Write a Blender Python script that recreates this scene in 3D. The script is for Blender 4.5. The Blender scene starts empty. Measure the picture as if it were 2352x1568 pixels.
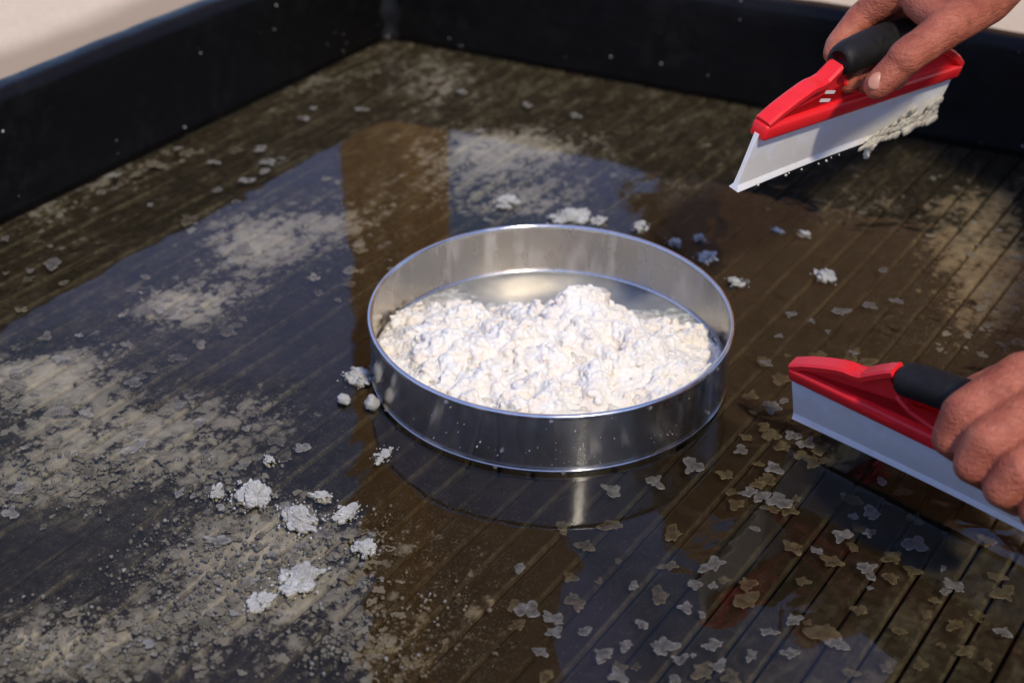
import bpy, bmesh, math, random
import numpy as np
from mathutils import Vector, Matrix, noise as mnoise

random.seed(7)
rng = np.random.default_rng(7)
S = bpy.context.scene
COL = S.collection
R_ = math.radians

# ------------------------------------------------------------------ camera
CAM = np.array([0.0, 0.0, 0.6849817])
RIGHT = np.array([0.8303, 0.5571, 0.0131])
UP = np.array([-0.3098, 0.4419, 0.8419])
FWD = np.array([-0.4633, 0.7031, -0.5395])
FWD /= np.linalg.norm(FWD)
RIGHT -= FWD * (RIGHT @ FWD); RIGHT /= np.linalg.norm(RIGHT)
UP = np.cross(RIGHT, FWD)
FP = 3589.6 * 2352 / 2500            # focal length in units of a 2352 wide picture
CX, CY = 1176.0, 784.0

cd = bpy.data.cameras.new("camera")
cam = bpy.data.objects.new("camera", cd); COL.objects.link(cam)
cd.sensor_width = 36.0
cd.lens = 36.0 * FP / 2352.0
cd.clip_start = 0.02; cd.clip_end = 2000
cam.matrix_world = Matrix(((RIGHT[0], UP[0], -FWD[0], CAM[0]), (RIGHT[1], UP[1], -FWD[1], CAM[1]),
                           (RIGHT[2], UP[2], -FWD[2], CAM[2]), (0, 0, 0, 1)))
cd.dof.use_dof = True
cd.dof.focus_distance = 1.10
cd.dof.aperture_fstop = 5.0
S.camera = cam

# ------------------------------------------------------------------ world and sun
SUN_EL = R_(50.0)
SUN_AZ = np.array([0.84, -0.54]); SUN_AZ /= np.linalg.norm(SUN_AZ)
w = bpy.data.worlds.new("World"); S.world = w; w.use_nodes = True
wn = w.node_tree; wn.nodes.clear()
wo = wn.nodes.new("ShaderNodeOutputWorld"); wb = wn.nodes.new("ShaderNodeBackground")
sky = wn.nodes.new("ShaderNodeTexSky"); sky.sky_type = 'NISHITA'; sky.sun_disc = False
sky.sun_elevation = SUN_EL; sky.sun_rotation = math.atan2(SUN_AZ[0], SUN_AZ[1])
sky.air_density = 1.0; sky.dust_density = 0.15; sky.ozone_density = 5.0; sky.altitude = 800
wb.inputs['Strength'].default_value = 0.15
# thin broken cloud over the blue
tc = wn.nodes.new("ShaderNodeTexCoord"); cn = wn.nodes.new("ShaderNodeTexNoise"); cn.inputs['Scale'].default_value = 2.6; cn.inputs['Detail'].default_value = 6; cn.inputs['Roughness'].default_value = .55; cn.inputs['Distortion'].default_value = .6
cr = wn.nodes.new("ShaderNodeMapRange"); cr.interpolation_type = 'SMOOTHSTEP'; cr.inputs[1].default_value = .34; cr.inputs[2].default_value = .60; cr.inputs[4].default_value = .92
cm = wn.nodes.new("ShaderNodeMix"); cm.data_type = 'RGBA'; cm.inputs[7].default_value = (2.1, 2.5, 5.0, 1)
wn.links.new(tc.outputs['Generated'], cn.inputs['Vector']); wn.links.new(cn.outputs['Fac'], cr.inputs[0]); wn.links.new(cr.outputs[0], cm.inputs[0])
wn.links.new(sky.outputs[0], cm.inputs[6]); wn.links.new(cm.outputs[2], wb.inputs['Color']); wn.links.new(wb.outputs[0], wo.inputs['Surface'])

sd = bpy.data.lights.new("sun", 'SUN'); sd.energy = 2.3; sd.angle = R_(4.0); sd.color = (1.0, 0.90, 0.75)
sun = bpy.data.objects.new("sun", sd); COL.objects.link(sun)
sdir = Vector((SUN_AZ[0] * math.cos(SUN_EL), SUN_AZ[1] * math.cos(SUN_EL), math.sin(SUN_EL)))
sun.rotation_euler = sdir.to_track_quat('Z', 'Y').to_euler()
sun.location = (2, 4, 5)

S.view_settings.view_transform = 'Standard'; S.view_settings.look = 'None'
S.view_settings.exposure = 0.45; S.view_settings.gamma = 1.0
S.view_settings.use_curve_mapping = False
S.render.engine = 'CYCLES'
S.cycles.use_denoising = True; S.cycles.use_adaptive_sampling = True; S.cycles.adaptive_threshold = 0.02
S.cycles.max_bounces = 7; S.cycles.diffuse_bounces = 5; S.cycles.glossy_bounces = 4; S.cycles.transparent_max_bounces = 12
S.cycles.sample_clamp_indirect = 6.0
S.cycles.caustics_reflective = False; S.cycles.caustics_refractive = False

# ------------------------------------------------------------------ helpers
def proj(P):
    q = np.asarray(P, float) - CAM
    d = q @ FWD
    return np.stack([CX + FP * (q @ RIGHT) / d, CY - FP * (q @ UP) / d], -1), d
def ray(px, py): return FWD + RIGHT * ((px - CX) / FP) - UP * ((py - CY) / FP)
def at(px, py, D): return CAM + ray(px, py) * D
def onz(px, py, z=0.0):
    d = ray(px, py); return CAM + d * ((z - CAM[2]) / d[2])

def tag(o, label=None, cat=None, group=None, kind=None):
    if label: o['label'] = label
    if cat: o['category'] = cat
    if group: o['group'] = group
    if kind: o['kind'] = kind
    return o
def link(name, me, mat=None, parent=None, smooth=False):
    o = bpy.data.objects.new(name, me); COL.objects.link(o)
    if mat is not None and len(me.materials) == 0: me.materials.append(mat)
    if parent is not None: o.parent = parent
    if smooth:
        me.polygons.foreach_set('use_smooth', np.ones(len(me.polygons), bool))
    return o
def mesh(name, v, f):
    me = bpy.data.meshes.new(name); me.from_pydata([tuple(map(float, p)) for p in v], [], [tuple(map(int, q)) for q in f]); me.update(); return me
def fast_mesh(name, V, F):
    """V (n,3) F (m,k) arrays of equal-size faces"""
    V = np.asarray(V, np.float32); F = np.asarray(F, np.int32); k = F.shape[1]
    me = bpy.data.meshes.new(name)
    me.vertices.add(len(V)); me.vertices.foreach_set('co', V.ravel())
    me.loops.add(F.size); me.loops.foreach_set('vertex_index', F.ravel())
    me.polygons.add(len(F)); me.polygons.foreach_set('loop_start', np.arange(0, F.size, k, dtype=np.int32))
    me.polygons.foreach_set('loop_total', np.full(len(F), k, np.int32))
    me.update(calc_edges=True); me.validate(); return me
def empty(name, loc=(0, 0, 0)):
    o = bpy.data.objects.new(name, None); COL.objects.link(o); o.location = loc
    o.empty_display_size = 0.02; return o
def bm_mesh(name, bm):
    bmesh.ops.recalc_face_normals(bm, faces=bm.faces)
    me = bpy.data.meshes.new(name); bm.to_mesh(me); bm.free(); return me
def box(bm, lo, hi, bev=0.0, seg=2):
    r = bmesh.ops.create_cube(bm, size=1.0)
    c = [(a + b) / 2 for a, b in zip(lo, hi)]; s = [b - a for a, b in zip(lo, hi)]
    for v in r['verts']: v.co = Vector([v.co[i] * s[i] + c[i] for i in range(3)])
    if bev > 0:
        e = list({ed for v in r['verts'] for ed in v.link_edges})
        bmesh.ops.bevel(bm, geom=e, offset=bev, segments=seg, profile=0.5, affect='EDGES')
def lathe(prof, n=160, closed=False):
    V = []; F = []
    m = len(prof)
    for i in range(n):
        a = 2 * math.pi * i / n
        for r, z in prof: V.append((r * math.cos(a), r * math.sin(a), z))
    for i in range(n):
        j = (i + 1) % n
        for k in range(m if closed else m - 1):
            l = (k + 1) % m
            F.append((i * m + k, j * m + k, j * m + l, i * m + l))
    return V, F

# ---- value noise in numpy
_tab = rng.random((256, 256)).astype(np.float32)
def vnoise(x, y):
    xi = np.floor(x).astype(int); yi = np.floor(y).astype(int); fx = x - xi; fy = y - yi
    fx = fx * fx * (3 - 2 * fx); fy = fy * fy * (3 - 2 * fy)
    g = lambda a, b: _tab[a & 255, b & 255]
    return (g(xi, yi) * (1 - fx) + g(xi + 1, yi) * fx) * (1 - fy) + (g(xi, yi + 1) * (1 - fx) + g(xi + 1, yi + 1) * fx) * fy
def fbm(x, y, o=4):
    s = 0; a = .5; t = 0
    for i in range(o):
        s = s + a * vnoise(x * 2 ** i + 17.3 * i, y * 2 ** i + 9.1 * i); t += a; a *= .5
    return s / t

# ---- material helpers
class NT:
    def __init__(s, name):
        s.m = bpy.data.materials.new(name); s.m.use_nodes = True; s.t = s.m.node_tree; s.t.nodes.clear()
        s.out = s.t.nodes.new("ShaderNodeOutputMaterial")
    def n(s, typ, **kw):
        nd = s.t.nodes.new("ShaderNode" + typ)
        for k, v in kw.items():
            if hasattr(nd, k): setattr(nd, k, v)
            else: nd.inputs[k.replace('_', ' ')].default_value = v
        return nd
    def l(s, a, b): s.t.links.new(a, b)
    def coord(s, which='Object'): return s.n("TexCoord").outputs[which]
    def pos(s): return s.n("NewGeometry").outputs['Position']
    def noise(s, vec, scale, detail=4, rough=.55, dist=0.0):
        nd = s.n("TexNoise"); nd.inputs['Scale'].default_value = scale; nd.inputs['Detail'].default_value = detail
        nd.inputs['Roughness'].default_value = rough; nd.inputs['Distortion'].default_value = dist
        s.l(vec, nd.inputs['Vector']); return nd.outputs['Fac']
    def voro(s, vec, scale, feature='F1'):
        nd = s.n("TexVoronoi"); nd.feature = feature; nd.inputs['Scale'].default_value = scale
        s.l(vec, nd.inputs['Vector']); return nd.outputs['Distance']
    def ramp(s, fac, stops):
        nd = s.n("ValToRGB"); cr = nd.color_ramp
        while len(cr.elements) < len(stops): cr.elements.new(.5)
        for e, (p, c) in zip(cr.elements, stops):
            e.position = p; e.color = (c, c, c, 1) if isinstance(c, (int, float)) else (*c, 1)
        s.l(fac, nd.inputs[0]); return nd.outputs['Color']
    def mapr(s, v, a, b, c=0.0, d=1.0, smooth=False):
        nd = s.n("MapRange"); nd.inputs[1].default_value = a; nd.inputs[2].default_value = b
        nd.inputs[3].default_value = c; nd.inputs[4].default_value = d
        if smooth: nd.interpolation_type = 'SMOOTHSTEP'
        s.l(v, nd.inputs[0]); return nd.outputs[0]
    def math(s, op, a, b=None, clamp=False):
        nd = s.n("Math"); nd.operation = op; nd.use_clamp = clamp
        for i, x in enumerate((a, b)):
            if x is None: continue
            if isinstance(x, (int, float)): nd.inputs[i].default_value = x
            else: s.l(x, nd.inputs[i])
        return nd.outputs[0]
    def mix(s, fac, a, b):
        nd = s.n("Mix"); nd.data_type = 'RGBA'
        for i, x in ((0, fac), (6, a), (7, b)):
            if isinstance(x, (int, float)): nd.inputs[i].default_value = x
            elif isinstance(x, tuple): nd.inputs[i].default_value = (*x, 1)
            else: s.l(x, nd.inputs[i])
        return nd.outputs[2]
    def bump(s, h, strength=.3, dist=.002, normal=None):
        nd = s.n("Bump"); nd.inputs['Strength'].default_value = strength; nd.inputs['Distance'].default_value = dist
        s.l(h, nd.inputs['Height'])
        if normal is not None: s.l(normal, nd.inputs['Normal'])
        return nd.outputs[0]
    def bsdf(s, color=None, rough=.5, metal=0.0, normal=None, spec=.5, sss=0.0, ssr=(1, .6, .4), sssc=.004, trans=0.0, coat=0.0, ior=1.45):
        b = s.n("BsdfPrincipled"); i = b.inputs
        if isinstance(color, tuple): i['Base Color'].default_value = (*color, 1)
        elif color is not None: s.l(color, i['Base Color'])
        if isinstance(rough, (int, float)): i['Roughness'].default_value = rough
        else: s.l(rough, i['Roughness'])
        if isinstance(metal, (int, float)): i['Metallic'].default_value = metal
        else: s.l(metal, i['Metallic'])
        i['Specular IOR Level'].default_value = spec; i['IOR'].default_value = ior
        i['Coat Weight'].default_value = coat
        if sss:
            i['Subsurface Weight'].default_value = sss; i['Subsurface Radius'].default_value = ssr; i['Subsurface Scale'].default_value = sssc
        if normal is not None: s.l(normal, i['Normal'])
        s.l(b.outputs[0], s.out.inputs['Surface']); return b

# ------------------------------------------------------------------ where salt lies (a density over the tray floor)
# centre and spread of each bank of salt, given as seen from the standing place and turned into places on the floor
BANKS = [(60, 870, 130, 42, 1.3), (230, 800, 110, 45, .6), (430, 700, 95, 40, 1.35), (590, 560, 100, 65, 1.25), (770, 510, 70, 35, .6),
         (430, 960, 170, 55, .8), (140, 990, 150, 55, .8), (640, 930, 90, 50, .35), (250, 1090, 230, 50, .55), (60, 1130, 120, 50, .6), (480, 1060, 130, 40, .45),
         (330, 1450, 330, 80, .75), (660, 1340, 140, 80, .6), (110, 1510, 150, 60, .8), (740, 1240, 110, 70, .55), (560, 1190, 130, 60, .55), (470, 1290, 160, 70, .6),
         (880, 1500, 140, 70, .6), (1090, 1420, 90, 90, .3), (1000, 1250, 120, 80, .28),
         (2290, 640, 100, 115, 1.15), (2190, 560, 70, 50, .55), (2280, 470, 110, 40, .5), (1950, 480, 120, 30, .6), (2090, 760, 90, 60, .35),
         (910, 130, 150, 45, .5), (1140, 335, 110, 30, .9), (1120, 410, 130, 50, .75), (1230, 480, 130, 30, .7), (1280, 330, 120, 35, .55), (1010, 220, 60, 60, .4),
         (900, 430, 110, 130, .30), (880, 620, 80, 90, .30), (650, 370, 70, 40, .35),
         (60, 480, 130, 32, .75), (230, 405, 130, 30, .75), (380, 340, 90, 25, .6), (560, 260, 110, 25, .45), (700, 190, 90, 25, .5), (60, 560, 160, 30, .45),
         (1500, 430, 170, 30, .45), (1250, 200, 260, 40, .45), (1700, 300, 200, 60, .4), (2000, 400, 220, 50, .3)]
def dens(P):
    uv, d = proj(P); s = np.zeros(len(uv))
    for cx, cy, sx, sy, wt in BANKS:
        s += wt * np.exp(-.5 * (((uv[:, 0] - cx) / sx) ** 2 + ((uv[:, 1] - cy) / sy) ** 2))
    return s
def film(P):
    uv, d = proj(P)
    back = 1 / (1 + np.exp((uv[:, 1] - 430) / 90))
    corner = 1 / (1 + np.exp(-((uv[:, 0] - 1900) / 120 + (uv[:, 1] - 1420) / 60)))
    left = 1 / (1 + np.exp((uv[:, 0] - 640) / 130)) * .55
    back = back + 1.3 * np.exp(-.5 * (((uv[:, 0] - 120) / 230) ** 2 + ((uv[:, 1] - 1130) / 95) ** 2))
    return np.clip(np.maximum.reduce([back, corner * .9, left]), 0, 1.4)

# ------------------------------------------------------------------ materials
def mat_sand():
    m = NT("sand"); p = m.pos()
    n1 = m.noise(p, 3, 5); n2 = m.noise(p, 160, 4, .7)
    c = m.ramp(n1, [(.3, (.66, .52, .36)), (.7, (.78, .64, .47))])
    g = m.ramp(n2, [(.3, .72), (.7, 1.1)])
    mx = m.n("Mix", data_type='RGBA', blend_type='MULTIPLY'); mx.inputs[0].default_value = .6; m.l(c, mx.inputs[6]); m.l(g, mx.inputs[7])
    # soft-edged shadow band beside the tray, painted into the sand colour
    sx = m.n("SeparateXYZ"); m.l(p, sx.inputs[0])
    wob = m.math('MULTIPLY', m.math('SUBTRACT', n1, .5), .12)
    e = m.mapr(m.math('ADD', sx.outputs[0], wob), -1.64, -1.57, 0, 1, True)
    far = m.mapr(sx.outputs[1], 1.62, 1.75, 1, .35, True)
    shade_band = m.math('MULTIPLY', e, far)
    c2 = m.mix(m.math('MULTIPLY', shade_band, .85), mx.outputs[2], (.33, .24, .155))
    m.bsdf(c2, .9, normal=m.bump(n2, .5, .004)); return m.m
def mat_liner(name, base=(.0042, .0038, .0036), salt=.3):
    m = NT(name); p = m.pos()
    n1 = m.noise(p, 7, 6, .6); n2 = m.noise(p, 55, 5, .65); n3 = m.noise(p, 340, 3, .6)
    st = m.n("Mapping"); st.inputs['Scale'].default_value = (1, 1, 7); m.l(p, st.inputs[0])
    streak = m.noise(st.outputs[0], 26, 5, .65)
    dust = m.math('MULTIPLY', m.mapr(n1, .42, .75), m.mapr(n2, .45, .7))
    c = m.mix(m.math('MULTIPLY', dust, .22 * salt), base, (.12, .115, .10))
    spk = m.mapr(n3, .69, .74)
    sp2 = m.math('MULTIPLY', spk, m.mapr(n1, .56, .70))
    c = m.mix(m.math('MULTIPLY', sp2, salt), c, (.5, .48, .44))
    r = m.mapr(n2, .3, .7, .28, .45)
    hsum = m.math('ADD', m.math('MULTIPLY', n1, 1.5), m.math('ADD', m.math('MULTIPLY', streak, .35), m.math('MULTIPLY', sp2, .3)))
    m.bsdf(c, r, normal=m.bump(hsum, .20, .010), spec=.22); return m.m
def m_sep(m, p):
    q = m.n("SeparateXYZ"); m.l(p, q.inputs[0]); return q.outputs[0]
def mat_slat():
    m = NT("floor_slat"); p = m.pos()
    a = m.n("Attribute"); a.attribute_name = 'dens'; d = a.outputs['Fac']
    b = m.n("Attribute"); b.attribute_name = 'film'; f = b.outputs['Fac']
    e = m.n("Attribute"); e.attribute_name = 'edge'; eg = e.outputs['Fac']
    st = m.n("Mapping"); st.inputs['Scale'].default_value = (2.1, .75, 1); m.l(p, st.inputs[0])
    nb = m.noise(st.outputs[0], 34, 3, .6, .3); nm = m.noise(p, 110, 3, .65); nf = m.noise(p, 620, 2, .75)
    lines = m.n("Mapping"); lines.inputs['Scale'].default_value = (1, .1, 1); m.l(p, lines.inputs[0])
    nl = m.noise(lines.outputs[0], 60, 4, .6)
    # thin mineral film, olive brown
    fm = m.math('MULTIPLY', m.mapr(m.math('ADD', nb, m.math('MULTIPLY', m.math('SUBTRACT', nl, .5), .5)), .43, .60), f)
    fm = m.math('ADD', fm, m.math('MULTIPLY', m.math('MULTIPLY', eg, m.mapr(nl, .35, .65)), m.math('ADD', m.math('MULTIPLY', f, .75), .62)), True)
    fm = m.math('MAXIMUM', fm, m.math('MULTIPLY', f, .38))
    fcol = m.mix(m.mapr(nm, .35, .65), (.050, .043, .027), (.115, .101, .070))
    c = m.mix(m.math('MULTIPLY', fm, .75), m.mix(nb, (.010, .0075, .0042), (.023, .0168, .0095)), fcol)
    # salt deposit
    dn = m.n("TexNoise"); dn.inputs['Scale'].default_value = 150; dn.inputs['Detail'].default_value = 3; m.l(p, dn.inputs['Vector'])
    dv = m.n("VectorMath", operation='SCALE'); dv.inputs['Scale'].default_value = .010; m.l(dn.outputs['Color'], dv.inputs[0])
    pv = m.n("VectorMath", operation='ADD'); m.l(p, pv.inputs[0]); m.l(dv.outputs[0], pv.inputs[1])
    v1 = m.math('SUBTRACT', 1.0, m.voro(pv.outputs[0], 62)); v2 = m.math('SUBTRACT', 1.0, m.voro(pv.outputs[0], 150))
    lob = m.math('MAXIMUM', v1, m.math('MULTIPLY', v2, .93))
    t = m.math('ADD', m.math('MULTIPLY', nb, .46), m.math('ADD', m.math('MULTIPLY', lob, .34), m.math('ADD', m.math('MULTIPLY', nm, .08), m.math('MULTIPLY', nf, .10))))
    t = m.math('ADD', t, m.math('MULTIPLY', d, .30))
    k = m.math('MULTIPLY', m.mapr(t, .69, .80, 0, 1, True), m.mapr(t, .68, 1.02, .35, 1.0))
    k = m.math('MULTIPLY', k, m.mapr(d, .05, .35))
    scol = m.mix(m.mapr(nm, .35, .66), (.16, .152, .138), (.32, .31, .285))
    scol = m.mix(m.math('MULTIPLY', m.mapr(nf, .35, .7), .7), scol, (.35, .34, .315))
    scol = m.mix(m.mapr(d, .6, 1.1, 0, .85), scol, (.58, .555, .50))
    tanf = m.math('MULTIPLY', m.mapr(m_sep(m, p), -.52, -.36), .8)
    scol = m.mix(tanf, scol, m.mix(m.mapr(nm, .35, .65), (.20, .145, .075), (.36, .265, .145)))
    c = m.mix(m.math('MULTIPLY', k, .82), c, scol)
    gr = m.math('MULTIPLY', m.mapr(nf, .54, .66), m.math('MULTIPLY', m.mapr(nm, .38, .6), .55))
    c = m.mix(m.math('MULTIPLY', gr, m.math('ADD', d, .15, True)), c, (.34, .315, .26))
    m.bsdf(c, .6, spec=.08); return m.m
def mat_water():
    m = NT("water"); p = m.pos()
    sx = m.n("SeparateXYZ"); m.l(p, sx.inputs[0])
    a = m.n("Attribute"); a.attribute_name = 'ripple'; rp = a.outputs['Fac']
    n1 = m.noise(p, 9, 2, .5, .4); n2 = m.noise(p, 26, 2, .4, .8)
    h = m.math('ADD', m.math('MULTIPLY', n1, .9), m.math('MULTIPLY', n2, m.math('ADD', m.math('MULTIPLY', rp, .85), .05)))
    rg = m.n("Attribute"); rg.attribute_name = 'ridge'
    sw = m.math('SINE', m.math('MULTIPLY', m.math('ADD', sx.outputs[0], .115), 2 * math.pi / .0255))
    h = m.math('ADD', h, m.math('MULTIPLY', m.math('MULTIPLY', m.math('ADD', sw, m.math('MULTIPLY', n2, 2.0)), .075), rg.outputs['Fac']))
    bp = m.n("Bump"); bp.inputs['Distance'].default_value = .0021; bp.inputs['Strength'].default_value = .6; m.l(h, bp.inputs['Height'])
    fr = m.n("Fresnel"); fr.inputs['IOR'].default_value = 1.38; m.l(bp.outputs[0], fr.inputs['Normal'])
    tr = m.n("BsdfTransparent"); tr.inputs[0].default_value = (.93, .90, .82, 1)
    gl = m.n("BsdfGlossy"); gl.inputs['Roughness'].default_value = .02; gl.inputs['Color'].default_value = (1, 1, 1, 1); m.l(bp.outputs[0], gl.inputs['Normal'])
    mx = m.n("MixShader"); m.l(fr.outputs[0], mx.inputs[0]); m.l(tr.outputs[0], mx.inputs[1]); m.l(gl.outputs[0], mx.inputs[2])
    m.l(mx.outputs[0], m.out.inputs['Surface']); return m.m
def mat_salt(name, a=(.80, .79, .75), b=(.62, .55, .45), sss=.25, rough=.45, trans=.3):
    m = NT(name); p = m.pos()
    n = m.noise(p, 70, 4, .6); f = m.noise(p, 900, 3, .7); c = m.mix(m.mapr(n, .35, .65), a, b)
    b_ = m.bsdf(c, rough, normal=m.bump(f, .3, .0008), spec=.4)
    tl = m.n("BsdfTranslucent"); m.l(c, tl.inputs['Color']); mx = m.n("MixShader"); mx.inputs[0].default_value = trans
    m.l(b_.outputs[0], mx.inputs[1]); m.l(tl.outputs[0], mx.inputs[2]); m.l(mx.outputs[0], m.out.inputs['Surface']); return m.m
def mat_flake(name, c0, c1, alpha=.82):
    m = NT(name); p = m.pos(); n = m.noise(p, 160, 4, .65); f = m.noise(p, 900, 3, .7)
    e = m.n("Attribute"); e.attribute_name = 'edge'
    c = m.mix(m.mapr(n, .35, .65), c0, c1)
    c = m.mix(m.math('MULTIPLY', e.outputs['Fac'], .55), c, tuple(min(1, x * 1.18) for x in c1))
    b = m.bsdf(c, .38, normal=m.bump(n, .5, .001))
    # crystals are partly clear: the dark floor shows through the thin middle
    al = m.math('ADD', m.mapr(n, .3, .7, alpha - .25, alpha + .1), m.math('MULTIPLY', e.outputs['Fac'], .25), True)
    m.l(al, b.inputs['Alpha']); return m.m
def mat_steel(name, rough=(.08, .22), smear=.25, base=(.62, .61, .59), aniso=0.0):
    m = NT(name); p = m.coord('Object')
    mp = m.n("Mapping"); mp.inputs['Scale'].default_value = (1, 1, .25); m.l(p, mp.inputs[0])
    drip = m.noise(mp.outputs[0], 55, 5, .65); n = m.noise(p, 22, 4, .6); g = m.noise(p, 420, 3, .7)
    bands = m.n("Mapping"); bands.inputs['Scale'].default_value = (.15, .15, 6); m.l(p, bands.inputs[0])
    br = m.noise(bands.outputs[0], 40, 3, .6)
    r = m.mapr(m.math('ADD', m.math('MULTIPLY', n, .6), m.math('MULTIPLY', drip, .4)), .35, .65, *rough)
    k = m.math('MULTIPLY', m.mapr(drip, .5, .68), smear)
    sp = m.math('MULTIPLY', m.mapr(g, .70, .75), m.mapr(n, .55, .66))
    k = m.math('MAXIMUM', k, m.math('MULTIPLY', sp, .5))
    c = m.mix(k, base, (.66, .62, .54))
    met = m.math('SUBTRACT', 1.0, m.math('MULTIPLY', k, .9))
    b_ = m.bsdf(c, r, met, normal=m.bump(m.math('ADD', m.math('MULTIPLY', n, .7), m.math('ADD', m.math('MULTIPLY', br, .08), m.math('MULTIPLY', sp, .25))), .12, .002))
    if aniso:
        tg = m.n("Tangent"); tg.direction_type = 'RADIAL'; tg.axis = 'Z'; m.l(tg.outputs[0], b_.inputs['Tangent'])
        b_.inputs['Anisotropic'].default_value = aniso; b_.inputs['Anisotropic Rotation'].default_value = .25
    return m.m
def mat_skin():
    m = NT("skin"); p = m.pos()
    n1 = m.noise(p, 38, 4, .6); n2 = m.noise(p, 210, 4, .65); sp = m.noise(p, 120, 2, .5)
    c = m.mix(m.mapr(n1, .35, .65), (.27, .062, .031), (.43, .128, .066))
    c = m.mix(m.math('MULTIPLY', m.mapr(sp, .64, .72), .55), c, (.095, .028, .018))
    mp = m.n("Mapping"); mp.inputs['Rotation'].default_value = (.5, .4, .6); mp.inputs['Scale'].default_value = (1, 1, 3.2); m.l(p, mp.inputs[0])
    wr = m.noise(mp.outputs[0], 150, 4, .65, .6)
    v = m.voro(p, 520)
    h = m.math('ADD', m.math('MULTIPLY', wr, 1.0), m.math('ADD', m.math('MULTIPLY', n2, .6), m.math('MULTIPLY', v, .25)))
    m.bsdf(c, m.mapr(n2, .3, .7, .42, .6), normal=m.bump(h, .8, .0019), sss=.12, ssr=(1, .35, .2), sssc=.006); return m.m
def mat_plain(name, c0, c1, rough=.5, scale=60, bump=.2, dist=.001, spec=.5, sss=0.0, detail=4):
    m = NT(name); p = m.coord('Object'); n = m.noise(p, scale, detail, .6); f = m.noise(p, scale * 7, 3, .6)
    c = m.mix(m.mapr(n, .3, .7), c0, c1)
    m.bsdf(c, rough, normal=m.bump(m.math('ADD', n, m.math('MULTIPLY', f, .5)), bump, dist), spec=spec, sss=sss, sssc=.004); return m.m
def mat_wood():
    m = NT("wood"); p = m.coord('Object')
    mp = m.n("Mapping"); mp.inputs['Scale'].default_value = (1, 1, .06); m.l(p, mp.inputs[0])
    n = m.noise(mp.outputs[0], 45, 6, .6, 1.0); f = m.noise(mp.outputs[0], 260, 4, .6)
    c = m.ramp(n, [(.3, (.42, .19, .04)), (.55, (.66, .33, .075)), (.75, (.74, .42, .12))])
    m.bsdf(c, .6, normal=m.bump(m.math('ADD', n, f), .4, .004)); return m.m

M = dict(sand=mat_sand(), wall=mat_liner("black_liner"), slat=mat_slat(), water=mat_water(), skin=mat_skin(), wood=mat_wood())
M['under'] = mat_plain("groove_liner", (.003, .003, .003), (.006, .005, .004), .7, 40, .2, .001, .1)
M['steel'] = mat_steel("polished_steel", (.13, .22), .08, (.58, .57, .55), .96)
M['steel_in'] = mat_steel("wet_steel_inside", (.20, .36), .4, (.68, .605, .50))
M['rim'] = mat_steel("bright_steel_rim", (.12, .25), .2, (.72, .71, .70))
M['screen'] = None
M['fold'] = mat_plain("glossy_liner_fold", (.006, .006, .006), (.012, .012, .012), .22, 30, .3, .004)
M['shed'] = mat_plain("weathered_brown_timber", (.30, .165, .075), (.46, .27, .125), .8, 4, .3, .004)
M['salt'] = mat_salt("white_salt", (.88, .865, .82), (.85, .82, .75), 0, .4)
M['salt_base'] = mat_salt("damp_beige_salt", (.74, .64, .49), (.66, .50, .34), .35, .4)
M['clump'] = mat_salt("wet_salt_clump", (.62, .615, .58), (.46, .45, .41), 0, .25)
M['crumb'] = mat_salt("wet_salt_crumbs", (.33, .32, .295), (.17, .16, .138), 0, .35)
M['flake'] = mat_flake("salt_flake_grey", (.115, .104, .086), (.20, .185, .16), .52)
M['flake_y'] = mat_flake("salt_flake_tan", (.10, .082, .048), (.18, .15, .092), .52)
M['flake_w'] = mat_flake("salt_flake_pale", (.19, .175, .145), (.31, .295, .255), .56)
M['bed'] = mat_salt("salt_bed", (.35, .34, .31), (.21, .20, .178), 0, .6)
M['crust'] = mat_salt("salt_crust", (.36, .345, .31), (.18, .17, .145), 0, .4)
M['red'] = mat_plain("red_plastic", (.72, .014, .020), (.80, .024, .028), .38, 30, .08, .001, .4)
M['grip'] = mat_plain("black_rubber", (.006, .006, .006), (.013, .012, .011), .55, 200, .4, .001, .3)
M['cloth_khaki'] = mat_plain("khaki_cotton", (.34, .27, .18), (.42, .34, .24), .9, 60, .4, .003)
M['cloth_tan'] = mat_plain("brown_cotton", (.20, .12, .06), (.27, .165, .085), .9, 60, .4, .003)
M['hair'] = mat_plain("dark_hair", (.02, .014, .01), (.04, .028, .02), .5, 300, .6, .002)
M['white_print'] = mat_plain("white_print", (.75, .72, .70), (.8, .78, .76), .5, 60)
M['nail'] = mat_plain("nail", (.42, .18, .11), (.48, .22, .14), .4, 90, .1)
m = NT("sieve_mesh"); p = m.coord('Object')
wv1 = m.n("TexWave", bands_direction='X'); wv2 = m.n("TexWave", bands_direction='Y')
for q in (wv1, wv2): q.inputs['Scale'].default_value = 170; m.l(p, q.inputs[0])
n_ = m.noise(p, 30, 4)
k_ = m.math('MAXIMUM', wv1.outputs['Fac'], wv2.outputs['Fac'])
c_ = m.mix(m.mapr(n_, .35, .65), m.mix(k_, (.05, .05, .045), (.42, .42, .40)), (.46, .46, .42))
m.bsdf(c_, .35, .55, normal=m.bump(k_, .4, .001)); M['screen'] = m.m
m = NT("silicone"); p = m.coord('Object'); n_ = m.noise(p, 25, 4)
c_ = m.mix(m.mapr(n_, .35, .65), (.80, .80, .78), (.85, .84, .81))
n2_ = m.noise(p, 55, 5, .6, .5); sz = m.n("SeparateXYZ"); m.l(p, sz.inputs[0])
low_ = m.math('MULTIPLY', m.mapr(sz.outputs[2], .004, .010, 0, 1, True), m.mapr(sz.outputs[2], .014, .036, 1, 0, True))
sf_ = m.mapr(m.math('ADD', n2_, m.math('MULTIPLY', low_, .22)), .52, .62, 0, 1, True)
c_ = m.mix(m.math('MULTIPLY', sf_, .8), c_, (.80, .76, .67))
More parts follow.
